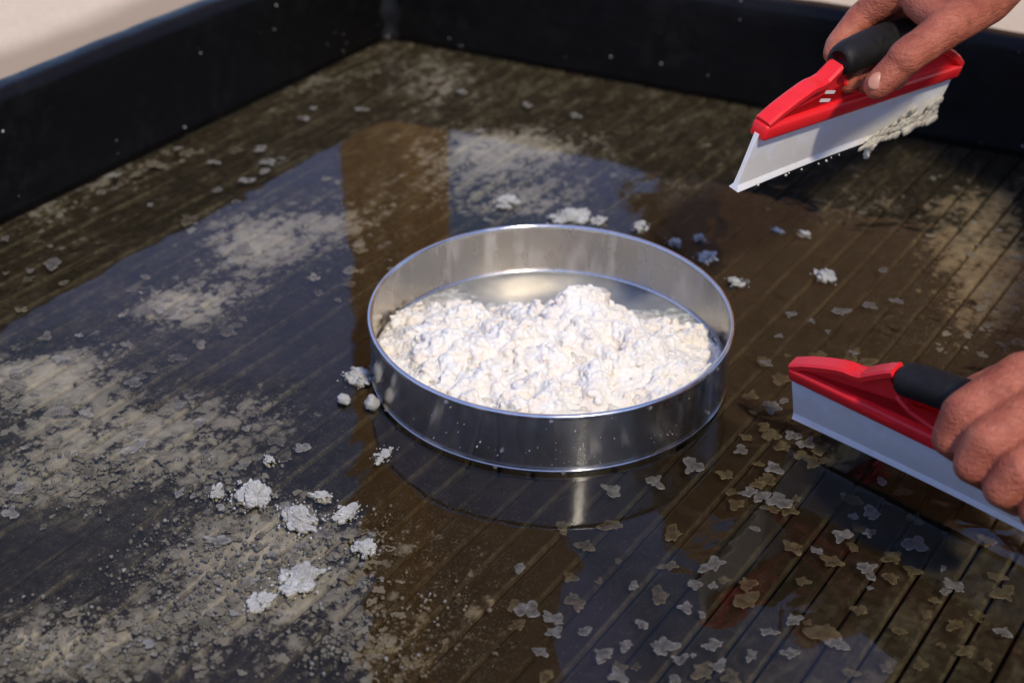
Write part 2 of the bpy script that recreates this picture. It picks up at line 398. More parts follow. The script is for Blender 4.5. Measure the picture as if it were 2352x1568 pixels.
m.bsdf(c_, .3, normal=m.bump(m.noise(p, 200, 3), .1, .001), sss=.3, ssr=(.8, .9, 1), sssc=.004); M['silicone'] = m.m
m = NT("droplet"); b_ = m.bsdf((.9, .9, .9), .02, spec=.6); b_.inputs['Transmission Weight'].default_value = .9; b_.inputs['IOR'].default_value = 1.33; M['drop'] = m.m

# ------------------------------------------------------------------ ground
gv = []; gf = []
n = 90; xs = np.concatenate([np.linspace(-400, -8, 14), np.linspace(-7, 7, 60), np.linspace(8, 400, 14)])
X, Y = np.meshgrid(xs, xs)
Z = -0.06 + .05 * (fbm(X * 1.1 + 40, Y * 1.1 + 40, 4) - .5) * np.clip((np.hypot(X + .4, Y - .9) - 1.2) / 1.0, 0, 1)
V = np.stack([X, Y, Z], -1).reshape(-1, 3); N_ = len(xs)
idx = np.arange(N_ * N_).reshape(N_, N_)
F = np.stack([idx[:-1, :-1], idx[:-1, 1:], idx[1:, 1:], idx[1:, :-1]], -1).reshape(-1, 4)
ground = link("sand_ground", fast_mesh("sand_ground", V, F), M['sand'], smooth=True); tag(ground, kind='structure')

# ------------------------------------------------------------------ the tray
XL, XR = -1.127, 0.085                      # inner faces of the left and right walls
YF = 0.26                                   # inner face of the front wall
def yback(x): return 1.414 + 0.158 * (x + 1.087)
WH = 0.121; WT = 0.034
tray = empty("evaporation_tray", (-.5, .9, -.06))
tag(tray, "shallow salt pan with black plastic lined walls and grooved floor", "tray")
TI = np.array([-.5, .9, -.06])
def sweep_wall(name, p0, p1, nrm, ext0=0.0, ext1=0.0, n=120):
    """A wall wrapped in liner: rounded cross-section swept from p0 to p1; nrm points outwards."""
    p0 = np.array(p0, float); p1 = np.array(p1, float); nrm = np.array(nrm, float); d = p1 - p0; L = np.linalg.norm(d); d /= L
    p0 = p0 - d * ext0; L += ext0 + ext1
    prof = [(0.0, -.05)]
    prof += [(0.0, z) for z in np.linspace(-.02, WH - .012, 8)]
    for a in np.linspace(0, math.pi / 2, 5)[1:]: prof.append((.012 - .012 * math.cos(a), WH - .012 + .012 * math.sin(a)))
    for a in np.linspace(math.pi / 2, math.pi, 5): prof.append((WT - .008 - .008 * math.cos(a), WH - .008 + .008 * math.sin(a) - .0005))
    prof += [(WT, .05), (WT, -.05)]
    prof = np.array(prof); V = []; k = len(prof)
    for i in range(n + 1):
        t = i / n * L
        wob = .0016 * math.sin(t * 9 + 1) + .0022 * (fbm(np.array([t * 14.0]), np.array([p0[0] * 7.0]), 3)[0] - .5)
        for j, (o, z) in enumerate(prof):
            wz = (fbm(np.array([t * 22.0 + 3]), np.array([z * 60.0 + j * .05]), 3)[0] - .5) * .0032 if 0 < j < k - 1 else 0
            c = p0 + d * t + nrm * (o + (wob if z > 0 else 0) + wz)
            V.append((c[0], c[1], z + (wob * .8 if z > .08 else 0)))
    F = [(i * k + j, (i + 1) * k + j, (i + 1) * k + j + 1, i * k + j + 1) for i in range(n) for j in range(k - 1)]
    V = np.array(V) - TI
    me = mesh(name, V, F); o = link(name, me, M['wall'], tray, True); return o
nb = np.array([-.156, .988, 0]); nb /= np.linalg.norm(nb)
o = sweep_wall("side_wall", (XL, YF, 0), (XL, yback(XL), 0), (-1, 0, 0), .03, .02)
o['label'] = "left wall lined with black plastic"
o = sweep_wall("back_wall", (XL, yback(XL), 0), (XR, yback(XR), 0), nb, .02, .03)
o['label'] = "back wall lined with black plastic"
o = sweep_wall("side_wall", (XR, YF, 0), (XR, yback(XR), 0), (1, 0, 0), .03, .02, 60)
o = sweep_wall("front_wall", (XL, YF, 0), (XR, YF, 0), (0, -1, 0), .03, .03, 60)
# folded liner fillet in the corner
V = []; F = []
for i in range(13):
    z = -.02 + .13 * i / 12
    for j in range(7):
        a = j / 6 * math.pi / 2; r = .022 + .006 * math.sin(i * 1.7)
        cx, cy = XL + r, yback(XL) - r
        V.append((cx - r * math.cos(a) - .001, cy + r * math.sin(a) * 1.05 + .001, z))
for i in range(12):
    for j in range(6): F.append((i * 7 + j, i * 7 + j + 1, (i + 1) * 7 + j + 1, (i + 1) * 7 + j))
link("corner_fold", mesh("corner_fold", np.array(V) - TI, F), M['fold'], tray, True)

ZF = -.0075                                  # top of the floor slats, under the water
bm = bmesh.new(); box(bm, (XL - .01, YF - .01, -.03), (XR + .01, yback(XR) + .01, ZF - .0045))
bm.verts.ensure_lookup_table()
me = bm_mesh("floor", bm); me.transform(Matrix.Translation(-Vector(TI)))
floor = link("floor", me, M['under'], tray)
PITCH = 0.0255
x = -.115
while x - PITCH > XL - .012: x -= PITCH
k = 0
while x < XR:
    x0, x1 = max(x + .0012, XL), min(x + PITCH - .0012, XR + .005)
    y1 = yback((x0 + x1) / 2) + .006; y0 = YF - .004
    ny = 230; ts = np.linspace(y0, y1, ny)
    offs = [0.0, .0011, .35, .65, 1.0]
    wdt = x1 - x0
    if wdt < .006: x += PITCH; continue
    cols = [(x0, ZF - .0045), (x0 + .0003, ZF - .0012), (x0 + .0012, ZF), (x0 + .0030, ZF + .0001), (x1 - .0030, ZF + .0001), (x1 - .0012, ZF), (x1 - .0003, ZF - .0012), (x1, ZF - .0045)]
    kc = len(cols); ju = random.uniform(-.0004, .0004)
    V = np.array([(cx, ty, cz + ju) for ty in ts for cx, cz in cols])
    ii = np.arange(ny * kc).reshape(ny, kc)
    F = np.stack([ii[:-1, :-1], ii[:-1, 1:], ii[1:, 1:], ii[1:, :-1]], -1).reshape(-1, 4)
    me = fast_mesh("floor_slat", V - TI, F)
    for nm, val in (('dens', dens(V)), ('film', film(V)), ('edge', np.tile([1, 1, 1, 0, 0, 1, 1, 1], ny).astype(float))):
        at_ = me.attributes.new(nm, 'FLOAT', 'POINT'); at_.data.foreach_set('value', val.astype(np.float32))
    o = link("floor_slat", me, M['slat'], floor, False)
    x += PITCH

# ------------------------------------------------------------------ water
gx = np.linspace(XL + .0005, XR - .0005, 100); gy = np.linspace(0, 1, 100)
V = np.array([(a, YF + .0005 + t * (yback(a) - .001 - YF), 0.0) for t in gy for a in gx])
ii = np.arange(10000).reshape(100, 100)
me = fast_mesh("water", V, np.stack([ii[:-1, :-1], ii[:-1, 1:], ii[1:, 1:], ii[1:, :-1]], -1).reshape(-1, 4))
uv, _ = proj(V)
rp = 1 / (1 + np.exp(-((uv[:, 0] - 1750) / 130))) * np.clip(1.15 - np.abs(uv[:, 1] - 720) / 900, 0.1, 1) + .25 * np.exp(-.5 * (((uv[:, 0] - 1750) / 200) ** 2 + ((uv[:, 1] - 620) / 120) ** 2))
rp += .9 * np.exp(-.5 * (((uv[:, 0] - 2220) / 130) ** 2 + ((uv[:, 1] - 680) / 110) ** 2))
a_ = me.attributes.new('ripple', 'FLOAT', 'POINT'); a_.data.foreach_set('value', np.clip(rp, 0, 2).astype(np.float32))
rdg = np.exp(-.5 * (((uv[:, 0] - 560) / 330) ** 2 + ((uv[:, 1] - 1270) / 190) ** 2))
a_ = me.attributes.new('ridge', 'FLOAT', 'POINT'); a_.data.foreach_set('value', rdg.astype(np.float32))
water = link("water", me, M['water'], smooth=True); tag(water, kind='structure')

# ------------------------------------------------------------------ wooden post outside the corner
post = empty("wooden_post", (-1.215, 1.53, -.06))
tag(post, "orange brown timber post behind the corner, mirrored in the water", "post")
bm = bmesh.new(); box(bm, (-.057, -.057, 0), (.057, .057, 3.1), .006); link("timber", bm_mesh("timber", bm), M['wood'], post)
bm = bmesh.new(); box(bm, (-.075, -.075, -.02), (.075, .075, .05), .006); link("footing", bm_mesh("footing", bm), M['sand'], post)

def far(px, py, d_):
    q = ray(px, py); t = d_ / math.hypot(q[0], q[1]); return CAM + q * t
bl, br_ = far(880, 1300, 1.93), far(1300, 1300, 1.93)
bx_ = Vector((br_[0] - bl[0], br_[1] - bl[1], 0)); bm = bmesh.new(); box(bm, (0, -.012, 0), (bx_.length, .012, 1.5), .004, 1)
bmesh.ops.rotate(bm, verts=bm.verts, cent=(0, 0, 0), matrix=Matrix.Rotation(math.atan2(bx_.y, bx_.x), 3, 'Z'))
bmesh.ops.translate(bm, verts=bm.verts, vec=(bl[0] + 1.215, bl[1] - 1.53, .84)); link("board", bm_mesh("board", bm), M['shed'], post)

# ------------------------------------------------------------------ plank shed some metres behind, mirrored in the right half of the water
hd = ray(1650, 470)[:2]; hd = hd / np.linalg.norm(hd); sl = CAM[:2] + hd * 4.7
vd = np.array([FWD[0], FWD[1]]); vd /= np.linalg.norm(vd); rd = np.array([vd[1], -vd[0]])
shed = empty("plank_shed", (sl[0], sl[1], -.06)); shed.rotation_euler = (0, 0, math.atan2(rd[1], rd[0]))
tag(shed, "brown plank shed behind the tray, seen only mirrored in the water", "shed")
bm = bmesh.new(); box(bm, (0, 0, 0), (.196, .03, 3.0), .004, 1); pm = bm_mesh("plank", bm); pm.materials.append(M['shed'])
for i in range(26):
    o = bpy.data.objects.new("plank", pm); COL.objects.link(o); o.parent = shed; o.location = (i * .2, random.uniform(-.006, .006), random.uniform(-.02, .02))
bm = bmesh.new(); box(bm, (.02, .05, 0), (5.15, 2.5, 2.9)); link("frame", bm_mesh("frame", bm), M['shed'], shed)
bm = bmesh.new(); box(bm, (-.12, -.25, 3.02), (5.3, 2.7, 3.1), .01, 1); link("roof", bm_mesh("roof", bm), M['shed'], shed)

# ------------------------------------------------------------------ sieve
SC = np.array([-0.5418, 0.8794, 0.0]); SR = 0.150; RZ = 0.0552
sieve = empty("round_sieve", tuple(SC))
tag(sieve, "round stainless steel sieve standing in the water, heaped with white salt", "sieve")
prof = [(.1478, -.006), (.1480, .0015), (.1492, .0030), (.1494, .0042), (.1486, .0052), (.1486, .0075), (.1489, .0090), (.1489, RZ - .0025)]
V, F = lathe(prof, 240); link("outer_wall", mesh("outer_wall", V, F), M['steel'], sieve, True)
prof = [(.1480, RZ - .0025), (.1480, .0075), (.1474, .0065)]
V, F = lathe(prof, 240); link("inner_wall", mesh("inner_wall", V, F), M['steel_in'], sieve, True)
def torus(R, r, z, n=240, k=12): return lathe([(R + r * math.cos(2 * math.pi * i / k), z + r * math.sin(2 * math.pi * i / k)) for i in range(k)], n, True)
V, F = torus(.1486, .0022, RZ - .0022); link("rim", mesh("rim", V, F), M['rim'], sieve, True)
V, F = torus(.1487, .0013, .0030); link("lower_bead", mesh("lower_bead", V, F), M['steel'], sieve, True)
V, F = torus(.1462, .0019, .0078); link("mesh_ring", mesh("mesh_ring", V, F), M['rim'], sieve, True)
V, F = lathe([(.0001, .0060), (.05, .0060), (.10, .0061), (.147, .0066)], 96); link("screen", mesh("screen", V, F), M['screen'], sieve, True)

# ------------------------------------------------------------------ salt heap in the sieve (clumps laid over a mound)
F2 = np.array([FWD[0], FWD[1]]); F2 /= np.linalg.norm(F2); R2 = np.array([F2[1], -F2[0]])
NG = 460; ext = .1465
g = np.linspace(-ext, ext, NG); A, B = np.meshgrid(g, g)           # A to the right, B to the back, as seen
def mound(a, b):
    h = .0085 + .038 * np.exp(-((a - .008) / .084) ** 2 - ((b + .034) / .062) ** 2)
    h += .027 * np.exp(-((a - .026) / .040) ** 2 - ((b - .006) / .034) ** 2)
    h += .021 * np.exp(-((a + .092) / .050) ** 2 - ((b + .045) / .055) ** 2)
    h += .020 * np.exp(-((a - .098) / .045) ** 2 - ((b + .055) / .05) ** 2)
    h += .026 * np.exp(-((a - .0) / .11) ** 2 - ((b + .125) / .050) ** 2)
    h += .006 * np.exp(-((a + .06) / .07) ** 2 - ((b - .030) / .05) ** 2)
    h *= 1 - .75 / (1 + np.exp(-(b - .075 - .10 * np.abs(a + .02)) / .012)) * (1 / (1 + np.exp(-(a + .07) / .02)))
    return h
H0 = mound(A, B) + .0022 * (fbm(A * 90 + 5, B * 90 + 5, 4) - .5)
thin = fbm(A * 60 + 50, B * 60, 4)
H = H0 + .0012 * np.clip((H0 - .010) / .004, 0, 1); W = np.zeros_like(H)
st = g[1] - g[0]
def bump_(a, b, z, r, q, white):
    i0, i1 = int((b - r + ext) / st), int((b + r + ext) / st) + 2; j0, j1 = int((a - r + ext) / st), int((a + r + ext) / st) + 2
    i0, j0 = max(i0, 0), max(j0, 0); i1, j1 = min(i1, NG), min(j1, NG)
    if i1 <= i0 or j1 <= j0: return
    aa = A[i0:i1, j0:j1] - a; bb = B[i0:i1, j0:j1] - b
    ang = np.arctan2(bb, aa); rr = r * (1 + .18 * np.sin(3 * ang + q) + .14 * np.sin(5 * ang + 2.1 * q) + .10 * np.sin(9 * ang + 3 * q))
    d2 = (aa ** 2 + bb ** 2) / rr ** 2
    zz = z + r * .66 * np.sqrt(np.clip(1 - d2, 0, 1)); msk = (d2 < 1) & (zz > H[i0:i1, j0:j1])
    H[i0:i1, j0:j1][msk] = zz[msk]; W[i0:i1, j0:j1][msk] = white
H += .0016 * (fbm(A * 140, B * 140, 4) - .5)
H += .0009 * (fbm(A * 900, B * 900, 3) - .5)
# a flat piece of crust stuck in the top of the heap
RR = np.hypot(A, B)
keep = RR < .1462
ii = np.full(A.shape, -1); ii[keep] = np.arange(keep.sum())
XY = A[..., None] * R2 + B[..., None] * F2
V = np.stack([XY[..., 0], XY[..., 1], H], -1)[keep]
q = np.stack([ii[:-1, :-1], ii[:-1, 1:], ii[1:, 1:], ii[1:, :-1]], -1).reshape(-1, 4); q = q[(q >= 0).all(1)]
me = fast_mesh("salt_heap", V, q)
a_ = me.attributes.new('white', 'FLOAT', 'POINT'); a_.data.foreach_set('value', np.clip(W[keep], 0, 1).astype(np.float32))
a_ = me.attributes.new('thick', 'FLOAT', 'POINT'); a_.data.foreach_set('value', H[keep].astype(np.float32))
m = NT("salt_heap"); p = m.pos(); wa = m.n("Attribute"); wa.attribute_name = 'white'
th_ = m.n("Attribute"); th_.attribute_name = 'thick'
n1 = m.noise(p, 60, 4, .6); n2 = m.noise(p, 1100, 3, .7)
beige = m.mix(m.mapr(n1, .35, .65), (.82, .72, .58), (.78, .62, .45))
wht = m.mix(m.mapr(n1, .35, .65), (.86, .825, .755), (.83, .785, .70))
cc = beige
wet = m.mix(m.mapr(m.noise(p, 120, 4, .6), .42, .6), (.30, .30, .26), (.62, .62, .57))
cc = m.mix(m.mapr(th_.outputs['Fac'], .0075, .0125), wet, cc)
m.bsdf(cc, m.mapr(n2, .3, .7, .3, .55), normal=m.bump(n2, .25, .0008), sss=1.0, ssr=(1, .80, .60), sssc=.006)
heap = empty("salt_heap", tuple(SC)); tag(heap, "heap of wet white and beige salt filling the round steel sieve", "salt")
link("salt_surface", me, m.m, heap, True)

# ---- lumps and flakes: shared generators
def remesh(parts, voxel, smooth=6, fac=.5):
    Vs, Fs, c0 = [], [], 0
    for V, F in parts: Vs.append(V); Fs.append(F + c0); c0 += len(V)
    me = fast_mesh("tmp", np.vstack(Vs), np.vstack(Fs)); o = bpy.data.objects.new("tmp", me); COL.objects.link(o)
    md = o.modifiers.new("r", 'REMESH'); md.mode = 'VOXEL'; md.voxel_size = voxel; md.adaptivity = 0
    ms = o.modifiers.new("s", 'SMOOTH'); ms.iterations = smooth; ms.factor = fac
    dg = bpy.context.evaluated_depsgraph_get(); ev = o.evaluated_get(dg); res = bpy.data.meshes.new_from_object(ev)
    bpy.data.objects.remove(o); return res
def ico(sub):
    bm = bmesh.new(); bmesh.ops.create_icosphere(bm, subdivisions=sub, radius=1.0)
    V = np.array([v.co[:] for v in bm.verts]); F = np.array([[v.index for v in f.verts] for f in bm.faces]); bm.free(); return V, F
ICO = {k: ico(k) for k in (1, 2, 3)}
def lump(sub, r, seed, rough=.35, flat=1.0):
    V, F = ICO[sub]; V = V.copy(); rs = np.random.default_rng(seed)
    off = rs.random(3) * 50
    for fq, am in ((1.6, rough), (4.2, rough * .5), (9.0, rough * .28)):
        V += V / np.linalg.norm(V, axis=1, keepdims=True) * np.array([mnoise.noise(Vector(v * fq + off)) * am for v in V])[:, None]
    V *= r * (1 + rs.uniform(-.2, .2, 3)) * np.array([1, 1, flat]); return V, F
def rotz(V, a): c, s = math.cos(a), math.sin(a); return V @ np.array([[c, s, 0], [-s, c, 0], [0, 0, 1]])
def rot_any(V, rs):
    q = rs.normal(size=4); q /= np.linalg.norm(q); a, b, c, d = q
    return V @ np.array([[1 - 2 * (c * c + d * d), 2 * (b * c - a * d), 2 * (b * d + a * c)], [2 * (b * c + a * d), 1 - 2 * (b * b + d * d), 2 * (c * d - a * b)], [2 * (b * d - a * c), 2 * (c * d + a * b), 1 - 2 * (b * b + c * c)]])
def flake_mesh(seed, n=40, th=.10, detail=True):
    """thin crystal plate, unit radius, ragged outline with a raised lip"""
    rs = np.random.default_rng(seed); a = np.arange(n) / n * 2 * math.pi
    r = np.ones(n)
    for k, am in ((1, .20), (2, .30), (3, .28), (4, .20), (5, .16), (7, .12), (9, .09), (13, .06)): r += am * rs.uniform(.3, 1) * np.sin(k * a + rs.uniform(0, 6.28))
    if detail: r += rs.uniform(-.09, .07, n)
    r = np.clip(r, .32, None); r /= r.max(); ex = rs.uniform(.65, 1.0)
    ring = np.stack([np.cos(a) * r, np.sin(a) * r * ex], -1)
    z = rs.uniform(-.5, .5, n) * th * .5
    V = [np.column_stack([ring, np.full(n, -th)]), np.column_stack([ring, z + th * .55]), np.column_stack([ring * .86, z + th * .45]), np.column_stack([ring * .5, rs.uniform(-.3, .3, n) * th]), np.array([[0, 0, 0.0]])]
    V = np.vstack(V); F = []
    for i in range(n):
        j = (i + 1) % n
        F += [(i, j, n + j), (i, n + j, n + i)]
        for k in (1, 2): F += [(k * n + i, k * n + j, (k + 1) * n + j), (k * n + i, (k + 1) * n + j, (k + 1) * n + i)]
        F.append((3 * n + i, 3 * n + j, 4 * n))
    e = np.zeros(len(V)); e[:2 * n] = 1; e[2 * n:3 * n] = .25
    return V, np.array(F), e

# grains: thousands of ragged crystals gathered into clumps over the damp base
GR = [lump(2, 1.0, 4000 + i, .62, 1.0) for i in range(30)]
Vs, Fs, c0, Ws = [], [], 0, []
NGR = 22000
aa = rng.uniform(-.143, .143, NGR * 4); bb = rng.uniform(-.143, .143, NGR * 4)
hv_ = fbm(aa * 62 + 9, bb * 62 + 2, 3); hm_ = mound(aa, bb); sel = (np.hypot(aa, bb) < .1425) & (hm_ > .0098)
pr_ = np.clip((hv_ - .27) * 5.5, .36, 1) * np.clip((hm_ - .0090) / .005, .12, 1)
sel &= rng.random(NGR * 4) < pr_
for a, b, hv, hm in list(zip(aa[sel], bb[sel], hv_[sel], hm_[sel]))[:NGR]:
    r = rng.uniform(.0009, .0026) * (1.25 if hv > .5 else .9)
    V, F = GR[rng.integers(30)]; up = max(0.0, hv - .34) * .034 * rng.random() ** .6
    lim = math.sqrt(max(0, .1448 ** 2)) - r
    rr = math.hypot(a, b)
    if rr > lim: a *= lim / rr; b *= lim / rr
    V = rot_any(V * r * rng.uniform(.8, 1.3, 3), rng) + np.array([*(a * R2 + b * F2), hm + up * min(1, hm / .02) + r * .2]); Vs.append(V); Fs.append(F + c0); c0 += len(V)
me = remesh(list(zip(Vs, [F - F.min() for F in Fs])), .00088, 1, .4); me.materials.clear(); me.name = "salt_grains"
m = NT("salt_grains"); p = m.pos(); n1 = m.noise(p, 55, 3, .6); n2 = m.noise(p, 1000, 2, .7)
cc = m.mix(m.mapr(n1, .38, .62), (.80, .77, .69), (.78, .71, .60))
m.bsdf(cc, m.mapr(n2, .3, .7, .45, .7), normal=m.bump(n2, .2, .0007), spec=.25, sss=1.0, ssr=(1, .85, .68), sssc=.0022)
o = link("salt_grains", me, m.m, heap, True); o['kind'] = 'stuff'
# crust slab at the top
bm = bmesh.new()
outline = [(-.026, -.004), (-.012, .006), (.004, .011), (.016, .013), (.024, .002), (.030, -.012), (.012, -.016), (-.010, -.014)]
top = [bm.verts.new((x_, y_, .0045 + .006 * (x_ + .02) * 8 * .25 + random.uniform(-.001, .001))) for x_, y_ in outline]
bot = [bm.verts.new((x_ * .9, y_ * .9, -.014)) for x_, y_ in outline]
bm.faces.new(top); bm.faces.new(bot[::-1])
for i in range(8): bm.faces.new((top[i], bot[i], bot[(i + 1) % 8], top[(i + 1) % 8]))
bmesh.ops.triangulate(bm, faces=bm.faces); bmesh.ops.subdivide_edges(bm, edges=bm.edges, cuts=3, use_grid_fill=True)
for v in bm.verts: v.co += Vector(mnoise.noise_vector(v.co * 160)) * .0022 + Vector(mnoise.noise_vector(v.co * 500)) * .0009
pk = .028 * R2 + .016 * F2
bmesh.ops.scale(bm, verts=bm.verts, vec=(.72, .72, .72))
bmesh.ops.rotate(bm, verts=bm.verts, cent=(0, 0, 0), matrix=Matrix.Rotation(math.atan2(R2[1], R2[0]), 3, 'Z') @ Matrix.Rotation(R_(-14), 3, 'X'))
bmesh.ops.translate(bm, verts=bm.verts, vec=(pk[0], pk[1], .0615))
m = mat_salt("crust_slab", (.84, .78, .70), (.80, .71, .60), .35, .5)
o = link("salt_slab", bm_mesh("salt_slab", bm), m, heap, True); o['label'] = "flat beige slab of salt crust at the peak"

# salt grains and water beads stuck on the sieve
Vs, Fs, c0 = [], [], 0
for i in range(110):
    out = i < 50
    th = math.atan2(-F2[1], -F2[0]) + random.choice((-.5, .1, .15, .6)) + random.gauss(0, .13) if out else random.uniform(0, 6.28)
    z = random.choice((random.uniform(.008, .03), random.uniform(.01, .05))); r = abs(random.gauss(0, .00025)) + .00015
    V, F = lump(1, r, i, .4); rad = .1492 if out else .1476
    V = V + np.array([rad * math.cos(th), rad * math.sin(th), z]); Vs.append(V); Fs.append(F + c0); c0 += len(V)
o = link("salt_grains", fast_mesh("salt_grains", np.vstack(Vs), np.vstack(Fs)), M['clump'], sieve, True); o['kind'] = 'stuff'
for k in range(9):
    th = math.atan2(-F2[1], -F2[0]) + random.uniform(-1.2, 1.2); z = random.choice((RZ - .005, .002, random.uniform(.01, .05)))
    V, F = lump(2, random.uniform(.0012, .0022), 900 + k, .12, 1.2); V = V + np.array([.1496 * math.cos(th), .1496 * math.sin(th), z])
    link("water_bead", fast_mesh("water_bead", V, F), M['drop'], sieve, True)

# ------------------------------------------------------------------ salt lying loose in the tray
FL = []
for s_ in range(18):
    V, F, e = flake_mesh(100 + s_, 52, .028); FL.append((V, F, e))
FLME = {}
def flake_object(px, py, half, mat, label, group, z=0.0006):
    s_ = random.randrange(18); key = (s_, mat)
    if key not in FLME:
        V, F, e = FL[s_]; me = fast_mesh("salt_flake", V, F); a_ = me.attributes.new('edge', 'FLOAT', 'POINT'); a_.data.foreach_set('value', e.astype(np.float32)); me.materials.append(M[mat]); FLME[key] = me
    P = onz(px, py, z); D = (P - CAM) @ FWD; r = half / FP * D
    if math.hypot(P[0] - SC[0], P[1] - SC[1]) < SR + r * .5 + .002: return
    if P[0] < XL + .01 or P[1] > yback(P[0]) - .01: return
    o = bpy.data.objects.new("salt_flake", FLME[key]); COL.objects.link(o)
    o.location = P; o.rotation_euler = (random.gauss(0, .012), random.gauss(0, .012), random.uniform(0, 6.28)); o.scale = (r, r, max(.008, r) * random.uniform(.7, 1.2))
    tag(o, label, "salt flake", group)
NEAR = [(1155,95,40),(1265,65,15),(1230,170,55),(1410,60,35),(1560,60,55),(1640,95,45),(1630,125,50),(1250,270,25),(1190,295,50),(1120,322,25),(1190,430,45),(1245,480,45),(1050,497,38),(1355,470,45),(1420,490,60),(1460,545,55),(1130,560,25),(1205,580,45),(830,570,60),(985,610,40),(650,640,55),(465,680,50),(1135,650,40),(1140,710,45),(1030,748,40),(1230,730,60),(1305,718,30),(740,880,52),(1570,730,50),(1650,790,50),(1565,800,30),(1640,880,40),(1510,885,50),(1850,810,45),(1790,690,40),(1290,940,55),(1470,1010,55),(720,1030,45),(920,1025,65),(970,1095,30),(925,1120,25),(845,1115,42),(1075,1110,50),(680,1165,55),(1085,1185,70),(800,1220,38),(870,1250,25),(290,1190,55),(485,1005,20),(330,935,45),(230,845,50),(450,840,50),(1625,1040,65),(1850,930,60),(1750,990,55),(1980,1040,22),(2190,915,50),(2225,1080,40),(2030,1120,48),(1985,1148,28),(1940,1185,30),(2030,1295,45),(2090,1420,50),(1965,1390,22),(2260,1150,60),(1290,1275,45),(1360,1290,22),(1440,1340,80),(1490,1385,50),(690,1400,65),(770,1460,45),(830,1440,20),(925,1390,45),(415,1440,50),(150,1535,45),(490,1530,50),(485,1490,40),(570,1490,30),(880,1510,65),(950,1490,50),(1010,1540,50),(750,1550,35),(30,1040,35),(70,1230,60),(190,1270,50),(195,1330,40),(30,1300,45),(20,1210,45),(1640,1130,16),(1700,640,30),(1520,700,14),(1100,250,40),(1160,390,35),(1080,440,30),(1290,430,40),(1330,520,38),(1380,550,45),(1170,630,45),(1090,690,40),(1190,760,40),(1270,770,45),(1010,690,30),(1600,860,40),(1560,940,35),(1400,960,30),(1120,860,25),(1740,1080,45),(1840,1050,40),(1900,1250,35),(1780,1330,35),(1600,1230,40),(1330,1100,35),(1180,1330,40),(1280,1430,45),(1100,1440,40),(600,1300,35),(520,1390,40),(330,1330,35),(130,1420,40),(270,1080,35),(400,1100,25),(560,1120,30),(2130,1250,40),(2250,1330,40),(2180,1480,35),(1880,1480,40),(1720,1500,35),(1550,1520,40)]
for cx, cy, hs in NEAR:
    px, py = (1250 + cx / 1.88) * .9408, (833 + cy / 1.88) * .9408
    mat = random.choice(('flake', 'flake_y'))
    if 1000 < cx < 1700 and cy < 800: mat = 'flake_y' if random.random() < .7 else 'flake'
    deep = mat == 'flake_y'
    zone = "beside the lowered squeegee" if py < 1010 and px > 1700 else "in front of the sieve" if px < 1560 and py < 1330 else "near the bottom right corner" if px > 1960 else "along the bottom edge" if py > 1330 else "below the lowered squeegee"
    flake_object(px, py, hs / 1.88 * .9408 * 1.38, mat,
                 "tan salt flake lying under the dark water " + zone if deep else "thin grey salt flake floating on the dark water " + zone,
                 "tan flakes under the dark water " + zone if deep else "grey flakes on the dark water " + zone, -.0025 if deep else .0004)
# flakes on the mirror of sky to the left, and in the far water
cnt = 0
while cnt < 165:
    px, py = random.uniform(0, 860), random.uniform(330, 1250)
    P = onz(px, py)
    if P[0] < XL + .02: continue
    d = dens(P[None])[0]
    if random.random() > .12 + .75 * d: continue
    zn = "near the left wall" if py < 560 and px < 520 else "beside the post's reflection" if py < 700 and px >= 520 else "at the left edge" if px < 380 else "left of the sieve"
    flake_object(px, py, abs(random.gauss(0, 12)) + 12, *((lambda w_: (w_, ("pale" if w_ == 'flake_w' else "grey") + " salt flake on the sky reflection " + zn, "flakes on the sky reflection " + zn))(random.choice(('flake', 'flake_w')))), random.choice((.0004, -.001, -.003))); cnt += 1
for px, py, hs in ((490,371,20),(410,340,14),(640,505,16),(345,470,14),(260,400,22),(700,270,18),(720,248,16),(830,250,20),(600,340,22),(1100,300,18),(1210,240,20),(1060,210,20),(1320,265,18),(1815,720,20),(1865,737,13),(1715,645,18),(1930,715,30),(1760,833,20),(1790,770,16),(1995,700,24),(2030,620,18),(1960,810,16),(1900,760,12),(2060,690,20)):
    far = px < 1500
    flake_object(px, py, hs, 'flake' if not far else 'flake_w', "pale salt flake on the shaded water below the far walls" if far else "grey salt flake on the rippled water between sieve and squeegees", "flakes below the far walls" if far else "flakes on the rippled water")

